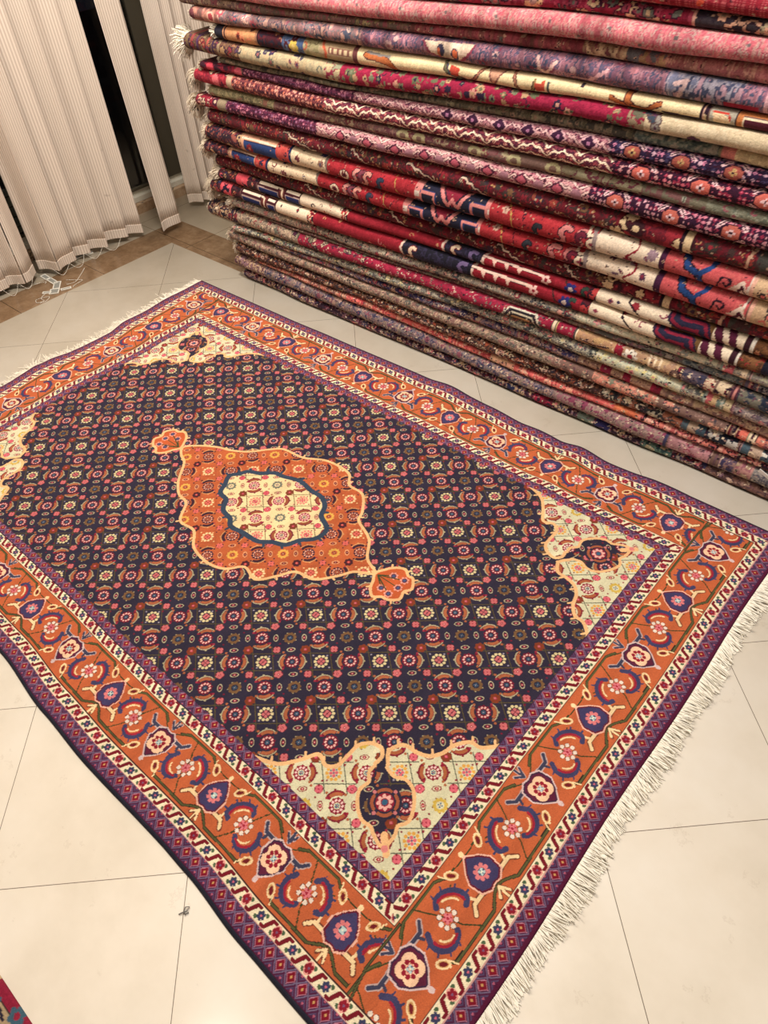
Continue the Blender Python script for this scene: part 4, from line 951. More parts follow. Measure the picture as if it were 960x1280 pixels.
def paint_DR(s, k_):
    s.mottle(U0, U1, [(112, 24, 38), (96, 28, 38), (76, 36, 40), (132, 30, 44), (70, 48, 46)], .020); s.flor(U0, U1, [(120, 84, 56), (150, 34, 48), (64, 56, 52), (60, 40, 56), (160, 60, 50)], None, .013, .9); s.flor(U0, U1, [(190, 140, 90), (200, 170, 140)], None, .007, .25, 'cd')
    if k_ == 1: z = [(-0.877, -0.705), (-0.528, -0.459), (-0.272, -0.135), (-0.038, 0.056)]; c0, c1 = 0.509, 0.733
    else: z = [(-0.814, -0.704), (-0.376, -0.289), (0.099, 0.208), (0.357, 0.414)]; c0, c1 = 0.502, 0.708
    for a_, b_ in z:
        n_ = 7; P_ = [(a_ + (b_ - a_) * q / n_, .02 - .045 * q / n_ + .009 * (q % 2)) for q in range(n_ + 1)]; s.line(P_, .011, DK); s.line(P_, .0055, (226, 196, 170))
    s.mottle(c0, c1, [(150, 34, 46), MRN, (120, 26, 40)], .02); s.flor(c0, c1, [(228, 196, 150), (220, 184, 140), (60, 30, 36)], (70, 20, 30), .020, .8, 'cfl'); s.fill(c1 - .03, c1, (228, 196, 150)); s.fill(c1 - .03, c1 - .02, DK)
    s.line([(c1 + .17, .07), (c1 + .155, 0), (c1 + .15, -.07)], .009, (206, 160, 130)); s.mottle(c1 + .18, c1 + .24, [(70, 66, 60), (80, 50, 50)], .02)
def paint_DR1(s): paint_DR(s, 1)
def paint_DR2(s): paint_DR(s, 2)
def paint_E(s, b):
    s.mottle(U0, b[0], [(40, 26, 38), (90, 30, 40), (60, 40, 50)], .014); s.flor(U0, b[0], [(150, 60, 50), (180, 130, 90), (214, 84, 92), NV], (36, 20, 30), .010, 1.1); s.mottle(b[0] - .13, b[0] - .06, [(214, 70, 84), (226, 90, 100), (40, 24, 50)], .025)
    for x, x2 in ((b[0], b[1]), (b[1] + .03, b[2])):
        s.fill(x, x2, (70, 26, 36)); s.rect(x + .006, x2 - .006, -.07, .012, (190, 160, 150)); s.rect(x + .010, x2 - .010, -.07, .006, (36, 48, 104)); s.rect(x + .01, x2 - .01, .020, .034, (236, 216, 190)); s.line([(x, .045), (x2, .045)], .006, (190, 140, 110))
    s.fill(b[1], b[1] + .03, (110, 50, 46)); s.line(smooth_loop([(b[1] - .005, .03), (b[1] + .018, .02), (b[1] + .012, -.03)], 4, False), .009, (236, 210, 180))
    s.fill(b[2], b[3], (236, 212, 182)); s.flor(b[2] + .03, b[3] - .02, [(190, 40, 52), (50, 34, 50)], None, .013, .45, 'cd'); s.mottle(b[3] - .025, b[3] + .02, [MRN, (190, 60, 60), CRM, DK], .016)
    s.mottle(b[3] + .01, b[6], [(150, 22, 40), (142, 20, 38), (160, 28, 46)], .012); s.flor(b[3] + .05, b[4] - .02, [(40, 34, 50), (200, 150, 100), (214, 120, 120)], None, .011, .22, 'cd')
    s.mottle(b[4], b[5], [(38, 34, 50), (50, 44, 70), (30, 28, 40)], .02); s.hook(b[4] + .02, 0, 1.0, (220, 190, 160), (110, 24, 40)); s.hook(b[5] - .07, 0, 1.1, (110, 90, 130), (30, 26, 50)); s.line([(b[4], .07), (b[4] - .01, .01), (b[4] + .01, -.07)], .010, (226, 196, 176)); s.line([(b[5] + .012, .06), (b[5], 0), (b[5] + .012, -.07)], .010, (226, 196, 176))
    s.line([(b[5], .022), (b[5] + .24, .016)], .012, DK); s.line([(b[5], .022), (b[5] + .24, .016)], .008, (236, 196, 176))
    for q in range(3): s.poly([(b[5] + .035 + .05 * q, .022), (b[5] + .05 + .05 * q, -.008), (b[5] + .06 + .05 * q, .022)], (236, 196, 176))
    s.flower(b[5] + .25, .006, .018, 5, (236, 190, 176), (150, 30, 50)); s.line([(b[5] + .30, .06), (b[5] + .33, .0), (b[5] + .37, -.02)], .005, (60, 40, 40)); s.hook(b[5] + .37, -.0, .8, (50, 70, 60), (50, 24, 34)); s.flower(b[6] - .09, .0, .022, 6, (40, 44, 110), (214, 190, 180)); s.mottle(b[6] - .03, b[6], [(90, 24, 36), (50, 30, 44), (196, 60, 60)], .016)
    s.fill(b[6], b[7], (238, 216, 186)); s.flor(b[6] + .02, b[7] - .02, [(60, 50, 80), (150, 40, 50), (150, 70, 90)], None, .014, .4, 'cfd'); s.line([(b[6] + .10, .07), (b[6] + .11, .02), (b[6] + .15, -.01)], .006, DK)
    w_ = b[8] - b[7]; P_ = [(b[7], .07), (b[7] + .01, .02), (b[7] + .25 * w_, .010), (b[7] + .7 * w_, .014), (b[8], -.07)]; s.fill(b[7], b[8], (110, 76, 40))
    s.line(P_, .05, (50, 34, 60)); s.line(P_, .036, (140, 30, 56)); s.line(P_, .016, (44, 40, 64)); s.fill(b[8], b[9], (238, 216, 186))
    for q in (.02, .06): s.line([(b[8] + q - .02, .07), (b[8] + q, .0), (b[8] + q + .03, -.07)], .022, (90, 30, 56)); 
    s.line([(b[8] + .10, .06), (b[8] + .14, .026), (b[8] + .20, .024), (b[8] + .24, .07)], .020, (90, 36, 80)); s.fill(b[9] - .02, b[9], (60, 28, 38)); s.fill(b[9], b[9] + .010, (226, 214, 196)); s.mottle(b[9] + .010, b[9] + .075, [(110, 70, 40), (90, 56, 38), (130, 84, 50)], .014); s.flor(b[9] + .01, b[9] + .075, [(170, 50, 50), (40, 40, 56), (196, 130, 90)], None, .010, .8)
    s.mottle(b[9] + .075, U1, [(34, 32, 46), (44, 36, 54)], .02); s.flor(b[9] + .08, U1, [(226, 80, 110), (220, 90, 120), (226, 196, 180)], None, .020, .8, 'f')
def paint_E1(s): paint_E(s, [-1.096, -0.964, -0.838, -0.583, -0.112, 0.052, 0.483, 0.734, 0.854, 0.964])
def paint_E2(s): paint_E(s, [-1.204, -1.071, -0.982, -0.766, -0.298, 0.014, 0.470, 0.700, 0.829, 0.938])
def paint_GC(s):
    s.mottle(U0, -1.207, [(150, 26, 50), (120, 26, 46), (170, 40, 60)], .02); s.flor(U0, -1.207, [(220, 130, 130), (214, 180, 150), (90, 30, 60)], DK, .014, .8); s.fill(-1.247, -1.188, (150, 130, 104)); s.flor(-1.247, -1.188, [(96, 80, 66)], None, .012, .6)
    s.geo(-1.188, -0.683, (96, 34, 62), (206, 120, 140), (60, 26, 52), (150, 96, 130), zig=None); s.geo(-0.683, 0.415, (206, 140, 146), (232, 178, 172), (150, 60, 84), (214, 150, 150), step=.125, zig=(240, 196, 186), dark=(70, 28, 48)); 
    for k_ in range(8): s.dia(-0.564 + k_ * .125, .0, .026, .022, (84, 34, 56)); s.dia(-0.564 + k_ * .125, .0, .018, .015, (200, 90, 110)); s.ell(-0.564 + .0625 + k_ * .125, -.004, .019, .016, (176, 120, 134))
    s.geo(0.415, U1, (56, 24, 50), (214, 120, 140), (150, 40, 70), (210, 150, 160), step=.165, zig=None, med=(196, 96, 80), hy=.034)
def paint_GB(s):
    s.mottle(U0, -1.120, [(160, 30, 52), (130, 24, 46), (180, 44, 60)], .02); s.flor(U0, -1.120, [(226, 130, 126), (220, 190, 160), (96, 30, 56)], DK, .015, .8); s.ell(-1.225, 0, .022, .024, (216, 96, 104)); s.fill(-1.158, -1.129, (190, 160, 130))
    s.geo(-1.120, -0.629, (120, 56, 60), (206, 110, 84), (70, 28, 44), (220, 150, 130), zig=None); s.geo(-0.629, 0.474, (120, 46, 62), (170, 70, 76), (84, 30, 52), (220, 160, 140), step=.105, zig=(246, 214, 184), dark=(70, 26, 46)); s.geo(0.474, U1, (58, 22, 44), (222, 100, 120), (160, 40, 70), (214, 150, 150), step=.165, zig=None, med=(204, 96, 82), hy=.034)
def paint_GA(s):
    s.mottle(U0, -1.107, [(150, 26, 50), (110, 24, 44), (60, 24, 40)], .018); s.ell(-1.249, 0, .02, .02, (210, 60, 80)); s.ell(-1.089, 0, .020, .020, (206, 80, 96)); s.geo(-1.062, -0.491, (100, 40, 66), (190, 116, 134), (60, 26, 52), (150, 90, 120), zig=None)
    s.geo(-0.491, 0.454, (176, 110, 120), (226, 168, 166), (110, 44, 70), (206, 140, 146), step=.09, zig=(230, 180, 176), dark=(84, 36, 62))
    for k_ in range(9): s.dia(-0.100 + k_ * .098, .004, .030, .028, (226, 170, 176)); s.dia(-0.100 + k_ * .098, .004, .024, .022, (66, 30, 60)); s.ell(-0.100 + k_ * .098, .004, .005, .005, (190, 120, 160))
    s.geo(0.454, U1, (44, 28, 56), (196, 116, 146), (70, 60, 96), (206, 160, 176), step=.135, zig=None, med=(170, 84, 70), medc=(200, 160, 100), hy=.030)
def paint_GG(s):
    s.mottle(U0, -0.907, [(140, 132, 96), (120, 112, 84), (166, 152, 112)], .012); s.flor(U0, -0.907, [(190, 176, 130), (96, 92, 70), (150, 100, 84)], None, .011, .9); s.mottle(-0.907, 0.153, [(120, 76, 76), (110, 84, 78), (140, 100, 88), (104, 56, 64)], .016); s.flor(-0.907, 0.153, [(156, 140, 104), (120, 50, 60), (170, 150, 120)], None, .012, .8)
    for x in (-0.285, -0.217, 0.006, 0.153, 0.285): s.ell(x, .0, .026, .020, (176, 164, 120)); s.ell(x, 0, .012, .010, (120, 90, 76))
    s.mottle(0.317, 0.566, [(130, 116, 90), (112, 56, 66), (150, 140, 110)], .02); s.mottle(0.566, 0.746, [(126, 84, 82), (120, 112, 92)], .016); s.mottle(0.746, U1, [(120, 118, 98), (140, 138, 116), (104, 106, 90)], .012); s.flor(0.470, U1, [(166, 166, 144), (150, 84, 92), (90, 92, 80)], None, .012, .6)
def paint_CG(s):
    s.mottle(U0, U1, [(92, 86, 70), (112, 104, 84), (128, 112, 92), (76, 72, 66)], .014, 1.6); s.flor(U0, U1, [(136, 128, 100), (150, 120, 100), (70, 70, 64)], None, .012, .8)
    s.mottle(0.517, 0.742, [(76, 86, 84), (110, 116, 104), (150, 140, 124)], .014); s.mottle(0.746, 0.781, [(206, 120, 110), (196, 110, 104)], .02); s.mottle(0.783, U1, [(214, 190, 144), (190, 164, 124)], .02); s.flor(0.783, U1, [(120, 100, 80), (150, 100, 110)], None, .014, .6, 'c')
def paint_CF(s):
    s.mottle(U0, -1.040, [(110, 78, 58), (96, 60, 56), (130, 96, 66), (70, 40, 60)], .016); 
    for k_, c_ in enumerate([(120, 96, 70), (150, 60, 60), (84, 50, 90), (150, 130, 96), (176, 80, 70), (60, 40, 66), (150, 126, 96)]): s.fill(-1.360 + k_ * .032, -1.360 + k_ * .032 + .012, c_)
    s.flor(U0, -1.040, [(170, 130, 90), (110, 60, 90), (150, 50, 50)], DK, .012, .8); s.mottle(-1.040, -0.611, [(190, 172, 134), (170, 156, 124), (196, 170, 130)], .014); s.flor(-1.040, -0.593, [(66, 50, 84), (150, 90, 86), (110, 110, 96), (60, 60, 76)], None, .016, .7, 'flc')
    s.mottle(-0.611, -0.537, [(150, 150, 120), (150, 40, 70), (190, 170, 130)], .014); s.mottle(-0.537, 0.519, [(158, 20, 62), (146, 20, 58), (168, 28, 68)], .014); s.flor(-0.537, 0.508, [(104, 106, 76), (190, 150, 110), (120, 124, 96), (50, 34, 60), (214, 150, 130)], None, .012, 1.5, 'flcf')
    s.mottle(0.497, 0.557, [(104, 100, 80), (150, 30, 60), (160, 140, 110)], .014); s.mottle(0.544, U1, [(216, 194, 156), (208, 184, 148), (222, 200, 164)], .016); s.flor(0.544, U1, [(96, 56, 84), (206, 110, 116), (150, 140, 130), (60, 70, 84)], (96, 70, 70), .016, .5, 'flf')
def paint_HC(s):
    s.fill(U0, -1.113, (36, 34, 48)); s.mottle(-1.108, -0.947, [(206, 146, 96), (196, 134, 86)], .02); s.flor(-1.108, -0.947, [(150, 60, 44), (226, 130, 90), (70, 40, 40)], None, .014, .8, 'fc'); s.bands([-1.131, -0.947], .007, [(190, 130, 90), DK, (190, 130, 90)])
    s.mottle(-0.930, -0.815, [(70, 24, 36), (40, 34, 50), (90, 30, 40)], .02); s.flor(-0.930, -0.815, [(190, 120, 84), CRM], None, .014, .5, 'fc'); s.mottle(-0.815, -0.708, [(78, 26, 36), (90, 106, 140), (70, 90, 130)], .03); s.flower(-0.759, -.002, .022, 6, (206, 176, 70), (226, 196, 110)); s.mottle(-0.708, -0.628, [(150, 140, 100), (176, 160, 120)], .02); s.flor(-0.708, -0.628, [(196, 100, 70), (110, 100, 70)], None, .014, .6, 'c')
    s.fill(-0.628, -0.469, (176, 148, 112)); s.rect(-0.591, -0.490, .0, .018, (130, 84, 72))
    for k_ in range(6): s.rect(-0.587 + k_ * .022, -0.587 + k_ * .022 + .012, .002, .016, (206, 180, 140)); 
    s.line([(-0.628, .04), (-0.602, 0), (-0.628, -.05)], .010, (196, 90, 60)); s.fill(-0.483, -0.465, (110, 60, 60)); s.fill(-0.465, 0.685, (240, 214, 164))
    O_ = (190, 104, 52); BR = (90, 50, 50)
    def tw(P_, w_=.014, c_=O_): P_ = smooth_loop(P_, 4, False); s.line(P_, w_ + .006, BR); s.line(P_, w_, c_)
    tw([(-0.424, .012), (-0.356, .006), (-0.316, -.01), (-0.290, -.05)], .018); s.line([(-0.420, .022), (-0.326, .016)], .008, (150, 144, 140)); tw([(-0.109, .03), (-0.100, .0), (-0.059, -.012), (-0.039, -.02)], .008, (110, 110, 80)); s.poly([(-0.089, .02), (-0.053, .012), (-0.059, -.012), (-0.083, -.008)], (196, 70, 50)); s.line([(-0.100, .02), (-0.089, -.01), (-0.065, -.02)], .005, (70, 84, 100))
    tw([(-0.036, -.03), (-0.002, -.012), (0.035, .03)], .006, (176, 116, 90)); s.poly([(0.043, .05), (0.065, -.025), (0.120, .05)], (206, 150, 120)); s.line([(0.043, .05), (0.065, -.025), (0.120, .05)], .005, (140, 90, 80)); tw([(0.130, .05), (0.144, .0), (0.162, -.04)], .006, (176, 116, 90)); tw([(0.175, -.026), (0.198, -.018), (0.206, .01)], .006, (150, 130, 80)); s.poly([(0.206, .008), (0.224, .006), (0.237, .018), (0.239, -.012), (0.209, -.02)], (200, 76, 54)); s.line([(0.229, -.03), (0.247, -.022), (0.249, .01)], .007, (70, 74, 80))
    s.rect(0.343, 0.355, .01, .03, (60, 50, 60)); tw([(0.436, .002), (0.455, -.006), (0.491, -.014)], .010); tw([(0.486, .05), (0.484, 0), (0.499, -.012)], .016); tw([(0.499, -.012), (0.535, -.016), (0.554, -.002), (0.571, .006)], .010); s.rect(0.582, 0.673, -.07, -.012, (110, 90, 80)); s.rect(0.588, 0.673, -.07, -.018, (176, 150, 124)); s.line([(0.582, -.012), (0.675, -.012)], .006, DK)
    s.fill(0.673, 0.681, DK); s.fill(0.681, 0.689, (196, 150, 130)); s.mottle(0.689, 0.699, [DK, (196, 170, 130)], .012); s.mottle(0.701, 0.763, [(170, 160, 140), (176, 164, 146)], .02); s.poly([(0.707, .01), (0.723, .014), (0.740, .006), (0.756, -.006), (0.729, -.02), (0.709, -.012)], (240, 206, 160)); s.line([(0.707, .012), (0.721, .012), (0.744, .010), (0.752, -.002)], .005, (200, 60, 44))
    s.fill(0.763, 0.779, (200, 120, 60)); s.rect(0.763, U1, .014, .1, (200, 120, 60)); s.rect(0.779, U1, -.1, .012, (230, 206, 170)); s.rect(0.783, U1, -.1, .006, (84, 30, 44)); s.line([(0.763, .05), (0.765, -.08)], .005, DK)
def paint_NB(s):
    s.mottle(U0, -1.132, [(190, 128, 110), (160, 100, 92), (120, 84, 80)], .014, 3); s.ell(-1.290, 0, .018, .02, (120, 60, 70)); s.ell(-1.178, .0, .022, .020, (220, 170, 150)); s.ell(-1.178, .0, .013, .013, (170, 60, 70))
    s.mottle(-1.132, -0.435, [(150, 108, 110), (120, 112, 116), (176, 120, 116), (90, 84, 100), (196, 150, 136)], .018, 1.6); s.flor(-1.132, -0.435, [(216, 176, 160), (80, 84, 104), (180, 80, 92)], None, .016, .7)
    s.mottle(-0.435, 0.827, [(130, 86, 106), (96, 84, 110), (160, 104, 118), (72, 76, 100), (176, 124, 136), (146, 96, 110)], .009, 3.4); s.flor(-0.435, 0.511, [(190, 120, 130), (62, 68, 92), (206, 160, 156), (130, 60, 84)], None, .014, .6, 'flb')
    s.poly([(-0.190, .02), (-0.166, -.01), (-0.124, -.028), (-0.046, -.026), (-0.009, .004), (0.002, .03)], (150, 60, 84)); s.poly([(-0.181, .02), (-0.157, -.008), (-0.118, -.022), (-0.054, -.020), (-0.015, .008), (-0.006, .03)], (226, 196, 170)); s.ell(-0.121, .0, .014, .018, (66, 60, 84)); s.ell(-0.069, -.006, .014, .018, (70, 64, 84)); s.ell(-0.127, -.006, .007, .014, (206, 100, 60)); s.ell(-0.069, -.004, .008, .013, (220, 106, 60))
    Z = [(0.208, .02), (0.216, -.012), (0.233, -.022), (0.265, .012)]; s.line(Z, .009, (226, 180, 170)); s.line([(0.321, -.02), (0.365, -.02), (0.416, .012)], .009, (216, 160, 164)); s.mottle(0.575, 0.763, [(110, 110, 132), (150, 140, 150), (70, 72, 96), (170, 130, 140)], .014, 2.4); s.line([(0.602, .012), (0.628, .02), (0.608, -.03)], .010, (216, 176, 170)); s.rect(0.725, 0.809, -.06, -.008, (160, 30, 56)); s.fill(0.818, 0.831, (226, 170, 176)); s.mottle(0.831, U1, [(130, 86, 106), (96, 84, 110), (160, 104, 118)], .018, 1.8)
def paint_RB(s):
    s.mottle(U0, -0.956, [(116, 92, 78), (140, 112, 90), (96, 74, 70), (120, 60, 66)], .016, 2); s.flor(U0, -0.956, [(160, 136, 108), (90, 60, 62)], None, .016, .5, 'fc'); s.mottle(-0.956, -0.238, [(110, 74, 72), (120, 96, 78), (140, 70, 78), (96, 80, 70)], .014, 2); s.flor(-0.606, -0.238, [(150, 132, 90), (90, 84, 70)], None, .013, .6)
    s.mottle(-0.238, 0.335, [(146, 62, 72), (130, 58, 66), (156, 84, 80), (120, 70, 66)], .012, 4); s.flor(-0.238, 0.335, [(196, 160, 130), (96, 92, 84)], None, .011, .22, 'b'); s.mottle(0.335, 0.459, [(150, 110, 88), (130, 70, 76), (176, 140, 110)], .012, 3)
    for x in (0.358, 0.397, 0.424): s.line(smooth_loop([(x - .02, .018), (x, -.012), (x + .02, -.012), (x + .03, .016)], 4, False), .008, (206, 172, 136))
    s.mottle(0.459, 0.564, [(170, 130, 92), (150, 90, 84), (96, 92, 96)], .012, 3); s.mottle(0.564, U1, [(170, 100, 96), (156, 84, 86), (186, 130, 112), (150, 96, 88)], .007, 9)
def paint_PK(s):
    s.mottle(U0, -1.353, [(150, 40, 66), (206, 150, 130)], .02); s.mottle(-1.382, -0.985, [(206, 160, 140), (196, 130, 122), (180, 120, 116), (214, 150, 134)], .012, 2.2); s.mottle(-0.985, U1, [(210, 98, 110), (218, 122, 124), (200, 142, 134), (224, 136, 138), (190, 84, 100), (200, 160, 150), (206, 106, 116)], .006, 4.5)
    for k_, x in enumerate(np.arange(-0.863, U1, .085)):
        y = .012 if k_ % 2 else -.016; s.flor(x - .016, x + .016, [(206, 176, 164), (190, 160, 152)], None, .006, .35, 'b'); s.ell(x, y, .005, .004, (120, 104, 104))
def paint_BF(s):
    s.mottle(U0, U1, [(160, 28, 62), (142, 26, 56), (176, 60, 84)], .012, 2); s.flor(U0, 0.120, [(196, 160, 130), (70, 60, 84), (130, 130, 120), (200, 110, 110)], (70, 24, 50), .015, 1.1); s.flower(0.174, .0, .030, 5, (232, 176, 130), (190, 140, 130)); s.flor(0.241, 0.606, [(206, 170, 130), (110, 110, 100), (220, 180, 140), (150, 60, 80)], (70, 24, 50), .014, 1.2)
    s.bands([0.606], .006, [(220, 160, 140), DK, (220, 160, 140)]); s.mottle(0.617, U1, [(46, 34, 44), (60, 50, 56)], .02); s.flor(0.617, U1, [(214, 176, 130), (206, 150, 120), (160, 140, 110)], (50, 30, 40), .019, 1.1, 'fc')
def paint_RD(s):
    s.mottle(U0, U1, [(150, 26, 44), (166, 36, 52), (136, 24, 42)], .010, 4); 
    for x in np.arange(U0, U1, .0062):
        s.fill(x, x + .0026, (192, 84, 88))
    for y in np.arange(-.08, .08, .0055): s.rect(U0, U1, y, y + .0026, (146, 22, 42))
    s.flor(0.592, 0.675, [(220, 80, 50), (210, 70, 50)], None, .014, .6, 'b'); s.flor(U0, 0.573, [(130, 30, 60), (196, 50, 60)], None, .014, .4, 'b')
def paint_TN(s): s.mottle(U0, U1, [(46, 34, 52), (60, 46, 66), (84, 40, 60), (52, 50, 70)], .016); s.flor(U0, U1, [(130, 50, 70), (84, 80, 96), (150, 120, 100)], None, .016, .7)
def paint_TG(s): s.mottle(U0, U1, [(120, 100, 84), (150, 124, 100), (110, 60, 60)], .016); s.flor(U0, U1, [(176, 150, 120), (96, 50, 60)], None, .014, .8)

INFO = {
 'F10': 'folded rug mottled navy, maroon and tan, bottommost of the stack and lying on the marble',
 'F9': 'thick grey-mauve folded rug second from the bottom of the stack, pinkish at its near part',
 'F8': 'thin coral-red folded rug squeezed between the thick mauve rug and a dark brown one',
 'F7': 'dark brown folded rug strewn with tiny cream flowers, just above the thin coral one',
 'F6': 'tan folded rug with small grey florals and one coral panel, above the dark brown one',
 'F5': 'folded rug blotched navy and dusty plum, between a tan rug and a pale floral one',
 'F4': 'pale grey-green floral folded rug directly under the crimson one with the tan hexagon',
 'F3': 'crimson folded rug with a black-edged tan hexagon, jutting out towards the window',
 'F2': 'thin mauve-brown folded rug lying on the crimson one with the tan hexagon',
 'F1': 'cream and grey small-floral folded rug directly beneath the deep red rugs',
 'E2': 'lower of two matching deep red folded rugs, with a white toothed line midway',
 'E1': 'upper of two matching deep red folded rugs with blue boxes and cream panels',
 'DR2': 'dark wine folded rug sandwiched between the scarlet rug and the deep red ones',
 'D2': 'lower of two matching scarlet folded rugs with cream, navy and coral blocks',
 'D1': 'upper of two matching scarlet folded rugs with cream, navy and coral blocks',
 'DR1': 'dark wine folded rug with cream zigzag lines, lying on the upper scarlet rug',
 'GC': 'pink and purple geometric folded rug with coral medallions, lowest of the three geometric ones',
 'GG': 'sage and rose-brown folded rug with tan ovals, between two geometric rugs',
 'GB': 'geometric folded rug with bold cream zigzags and bright coral medallions, middle of three such',
 'GA': 'geometric folded rug with dark purple diamonds and brown octagons, topmost of three such',
 'CG': 'thin grey-olive folded rug tucked under the magenta one',
 'CF': 'magenta folded rug with beige floral ends and a wide white fringe tuft',
 'HC': 'cream folded rug with sparse orange branches and small birds, in the upper stack',
 'NB': 'slate-blue and mauve folded rug with a cream lozenge, lying on the cream one',
 'RB': 'rose-brown ribbed folded rug under the thick pink one',
 'PK': 'thick faded pink folded rug near the top of the stack',
 'BF': 'crimson folded rug with peach blossoms lying on the thick pink one',
 'RD': 'plain red coarsely ribbed folded rug lying on the crimson peach-blossom one',
 'TN': 'dark navy and plum folded rug resting on the plain red ribbed one',
 'TG': 'tan folded rug capping the stack above the dark navy one',
}
ROWN = {'PK': .17, 'RB': .22, 'NB': .20, 'BF': .14, 'RD': .05, 'CG': .12, 'F8': .12, 'F9': .06}
uu = np.concatenate([np.arange(U0, 1.42, .0035), np.arange(1.42, U1 + .001, .02)])
nz_ = np.random.default_rng(21)
def wav(n_, k_, amp):
    x = np.linspace(0, k_, n_); g = nz_.normal(0, 1, int(k_) + 3); i = x.astype(int); f = x - i; f = f * f * (3 - 2 * f); return amp * (g[i] * (1 - f) + g[i + 1] * f)
bounds = [np.full(len(uu), .0008)]
for nm, th, rc, ue in LAYERS:
    t_ = np.interp(uu, SU, th); bounds.append(bounds[-1] + np.maximum(t_, .006))
# gentle unevenness, kept tiny so that neighbours never touch
for k_ in range(1, len(bounds)): bounds[k_] = bounds[k_] + wav(len(uu), 16, .0016)
FR = {  # fringe at the window end: strands, length, droop, spread towards the room, centre shift
 'PK': (50, .012, .02), 'NB': (40, .014, .03), 'HC': (150, .030, .03), 'CF': (260, .060, .09), 'CG': (70, .022, .10), 'GA': (70, .035, .25), 'GB': (170, .060, .32), 'GG': (80, .020, .05), 'GC': (170, .075, .33),
 'DR1': (70, .030, .2), 'D1': (190, .034, .22), 'D2': (200, .046, .30), 'DR2': (60, .025, .3), 'E1': (190, .055, .20), 'E2': (230, .055, .30), 'F1': (150, .040, .12), 'F3': (150, .014, .1), 'F4': (80, .018, .1), 'F6': (150, .030, .22), 'F7': (150, .032, .25), 'F8': (60, .022, .1), 'F10': (40, .018, .02)}
for li, (nm, th, rc, ue) in enumerate(LAYERS):
    s = Strip((120, 90, 80), 100 + li)
    globals()['paint_' + nm](s)
    if nm[0] == 'F': s.flor(U0, U1, [(216, 192, 162), (40, 32, 42), (156, 122, 110), (96, 60, 70)], None, .0058, .9, 'bdc')
    elif nm[0] in 'DRB': s.flor(U0, U1, [(60, 26, 40), (190, 150, 124)], None, .0045, .22, 'bd')
    sel = uu >= ue; U = np.concatenate([[ue, ue + .002, ue + .005, ue + .010, ue + .018], uu[uu > ue + .020]])
    zb = np.interp(U, uu, bounds[li]) + .0007; zt = np.interp(U, uu, bounds[li + 1]) - .0007
    tl = np.minimum(zt - zb, np.maximum(zt - zb, .004)); e = np.clip((U - ue) / .018, 0, 1); es = np.sqrt(1 - (1 - e) ** 2) * .65 + .35
    zc = (zb + zt) / 2 - (1 - es) * tl * .10; hh = tl / 2 * es
    vf = STACK_V + rc + wav(len(U), 14, .0028) + (1 - es) * .012
    n_ = 34
    phi = np.linspace(math.pi / 2, -math.pi / 2, n_); sn, cs_ = np.sin(phi), np.cos(phi)
    a_ = np.minimum(.042, hh * 1.25)
    Z = zc[:, None] + hh[:, None] * np.sign(sn) * np.abs(sn) ** .92
    V = vf[:, None] + a_[:, None] * (1 - np.abs(cs_) ** .98)
    pre_v = vf[:, None] + a_[:, None] + np.array([.78, .30, .10, .05, .028, .014])[None, :]; post_v = vf[:, None] + a_[:, None] + np.array([.014, .03, .10, .78])[None, :]
    Z = np.concatenate([np.repeat(Z[:, :1], 6, 1), Z, np.repeat(Z[:, -1:], 4, 1)], 1); V = np.concatenate([pre_v, V, post_v], 1)
    Un = np.repeat(U[:, None], Z.shape[1], 1)
    # arc length, zero at the nose
    dl_ = np.hypot(np.diff(Z, axis=1), np.diff(V, axis=1)); ar = np.concatenate([np.zeros((len(U), 1)), np.cumsum(dl_, 1)], 1); ar = ar - ar[:, 6 + n_ // 2][:, None]
    co = np.stack([Un, V, Z], -1); nr, nc = Z.shape
    jj = np.clip(((-ar - s.y0) / s.r).round().astype(int), 0, s.ny - 1); ii = np.clip(((Un - U0) / s.r).round().astype(int), 0, s.nx - 1)
    rgbk = to_rgb(s.a, s.rng, .09, ROWN.get(nm, .05), .99 if nm[0] == 'F' else .93 if nm in ('HC', 'GG', 'RB', 'GB', 'CG') else .84, .92)[jj, ii]
    F = grid_faces(nr, nc)
    # close the back and both ends
    cf = co.reshape(-1, 3); caps = []
    k0 = np.arange(nr - 1) * nc
    Fb = np.stack([k0 + nc - 1, k0, k0 + nc, k0 + 2 * nc - 1], -1)[:, ::1]
    h_ = nc // 2; i = np.arange(h_ - 1)
    def cap(base, flip):
        q = np.stack([base + i, base + i + 1, base + nc - 2 - i, base + nc - 1 - i], -1)
        return q[:, ::-1] if flip else q
    o = empty('folded_rug', (0, STACK_V, float(bounds[li].mean())))
    me = mesh_np('folded_rug', cf - np.array([0, STACK_V, float(bounds[li].mean())]), np.concatenate([F[:, ::-1], Fb, cap(0, False), cap((nr - 1) * nc, True)]))
    add_color(me, rgbk.reshape(-1, 3))
    link('pile', me, MAT_FOLD, o)
    tag(o, INFO[nm], 'rug', 'folded rugs stacked along the wall')
    if nm in FR:
        n_s, L_, dr = FR[nm]; n_s = int(n_s * 1.5); rg2 = np.random.default_rng(300 + li)
        ph = rg2.uniform(-1.5, 1.5, n_s); zc0, h0 = (zb[4] + zt[4]) / 2, (zt[4] - zb[4]) / 2 * .86
        roots = np.stack([np.full(n_s, ue + .004) + rg2.uniform(0, .006, n_s), vf[0] + .002 + min(.03, h0) * (1 - np.cos(ph)) + rg2.uniform(0, .03, n_s), zc0 + h0 * np.sin(ph) * .72], -1)
        dirs = np.stack([-np.ones(n_s), -.35 * np.cos(ph) + rg2.normal(0, .25, n_s), np.sin(ph) * .7 + rg2.normal(0, .18, n_s)], -1)
        v_, f_ = strands(roots, dirs, L_ * rg2.uniform(.75, 1.2, n_s), .0015, 6, 3, dr, .002, rg2, .45)
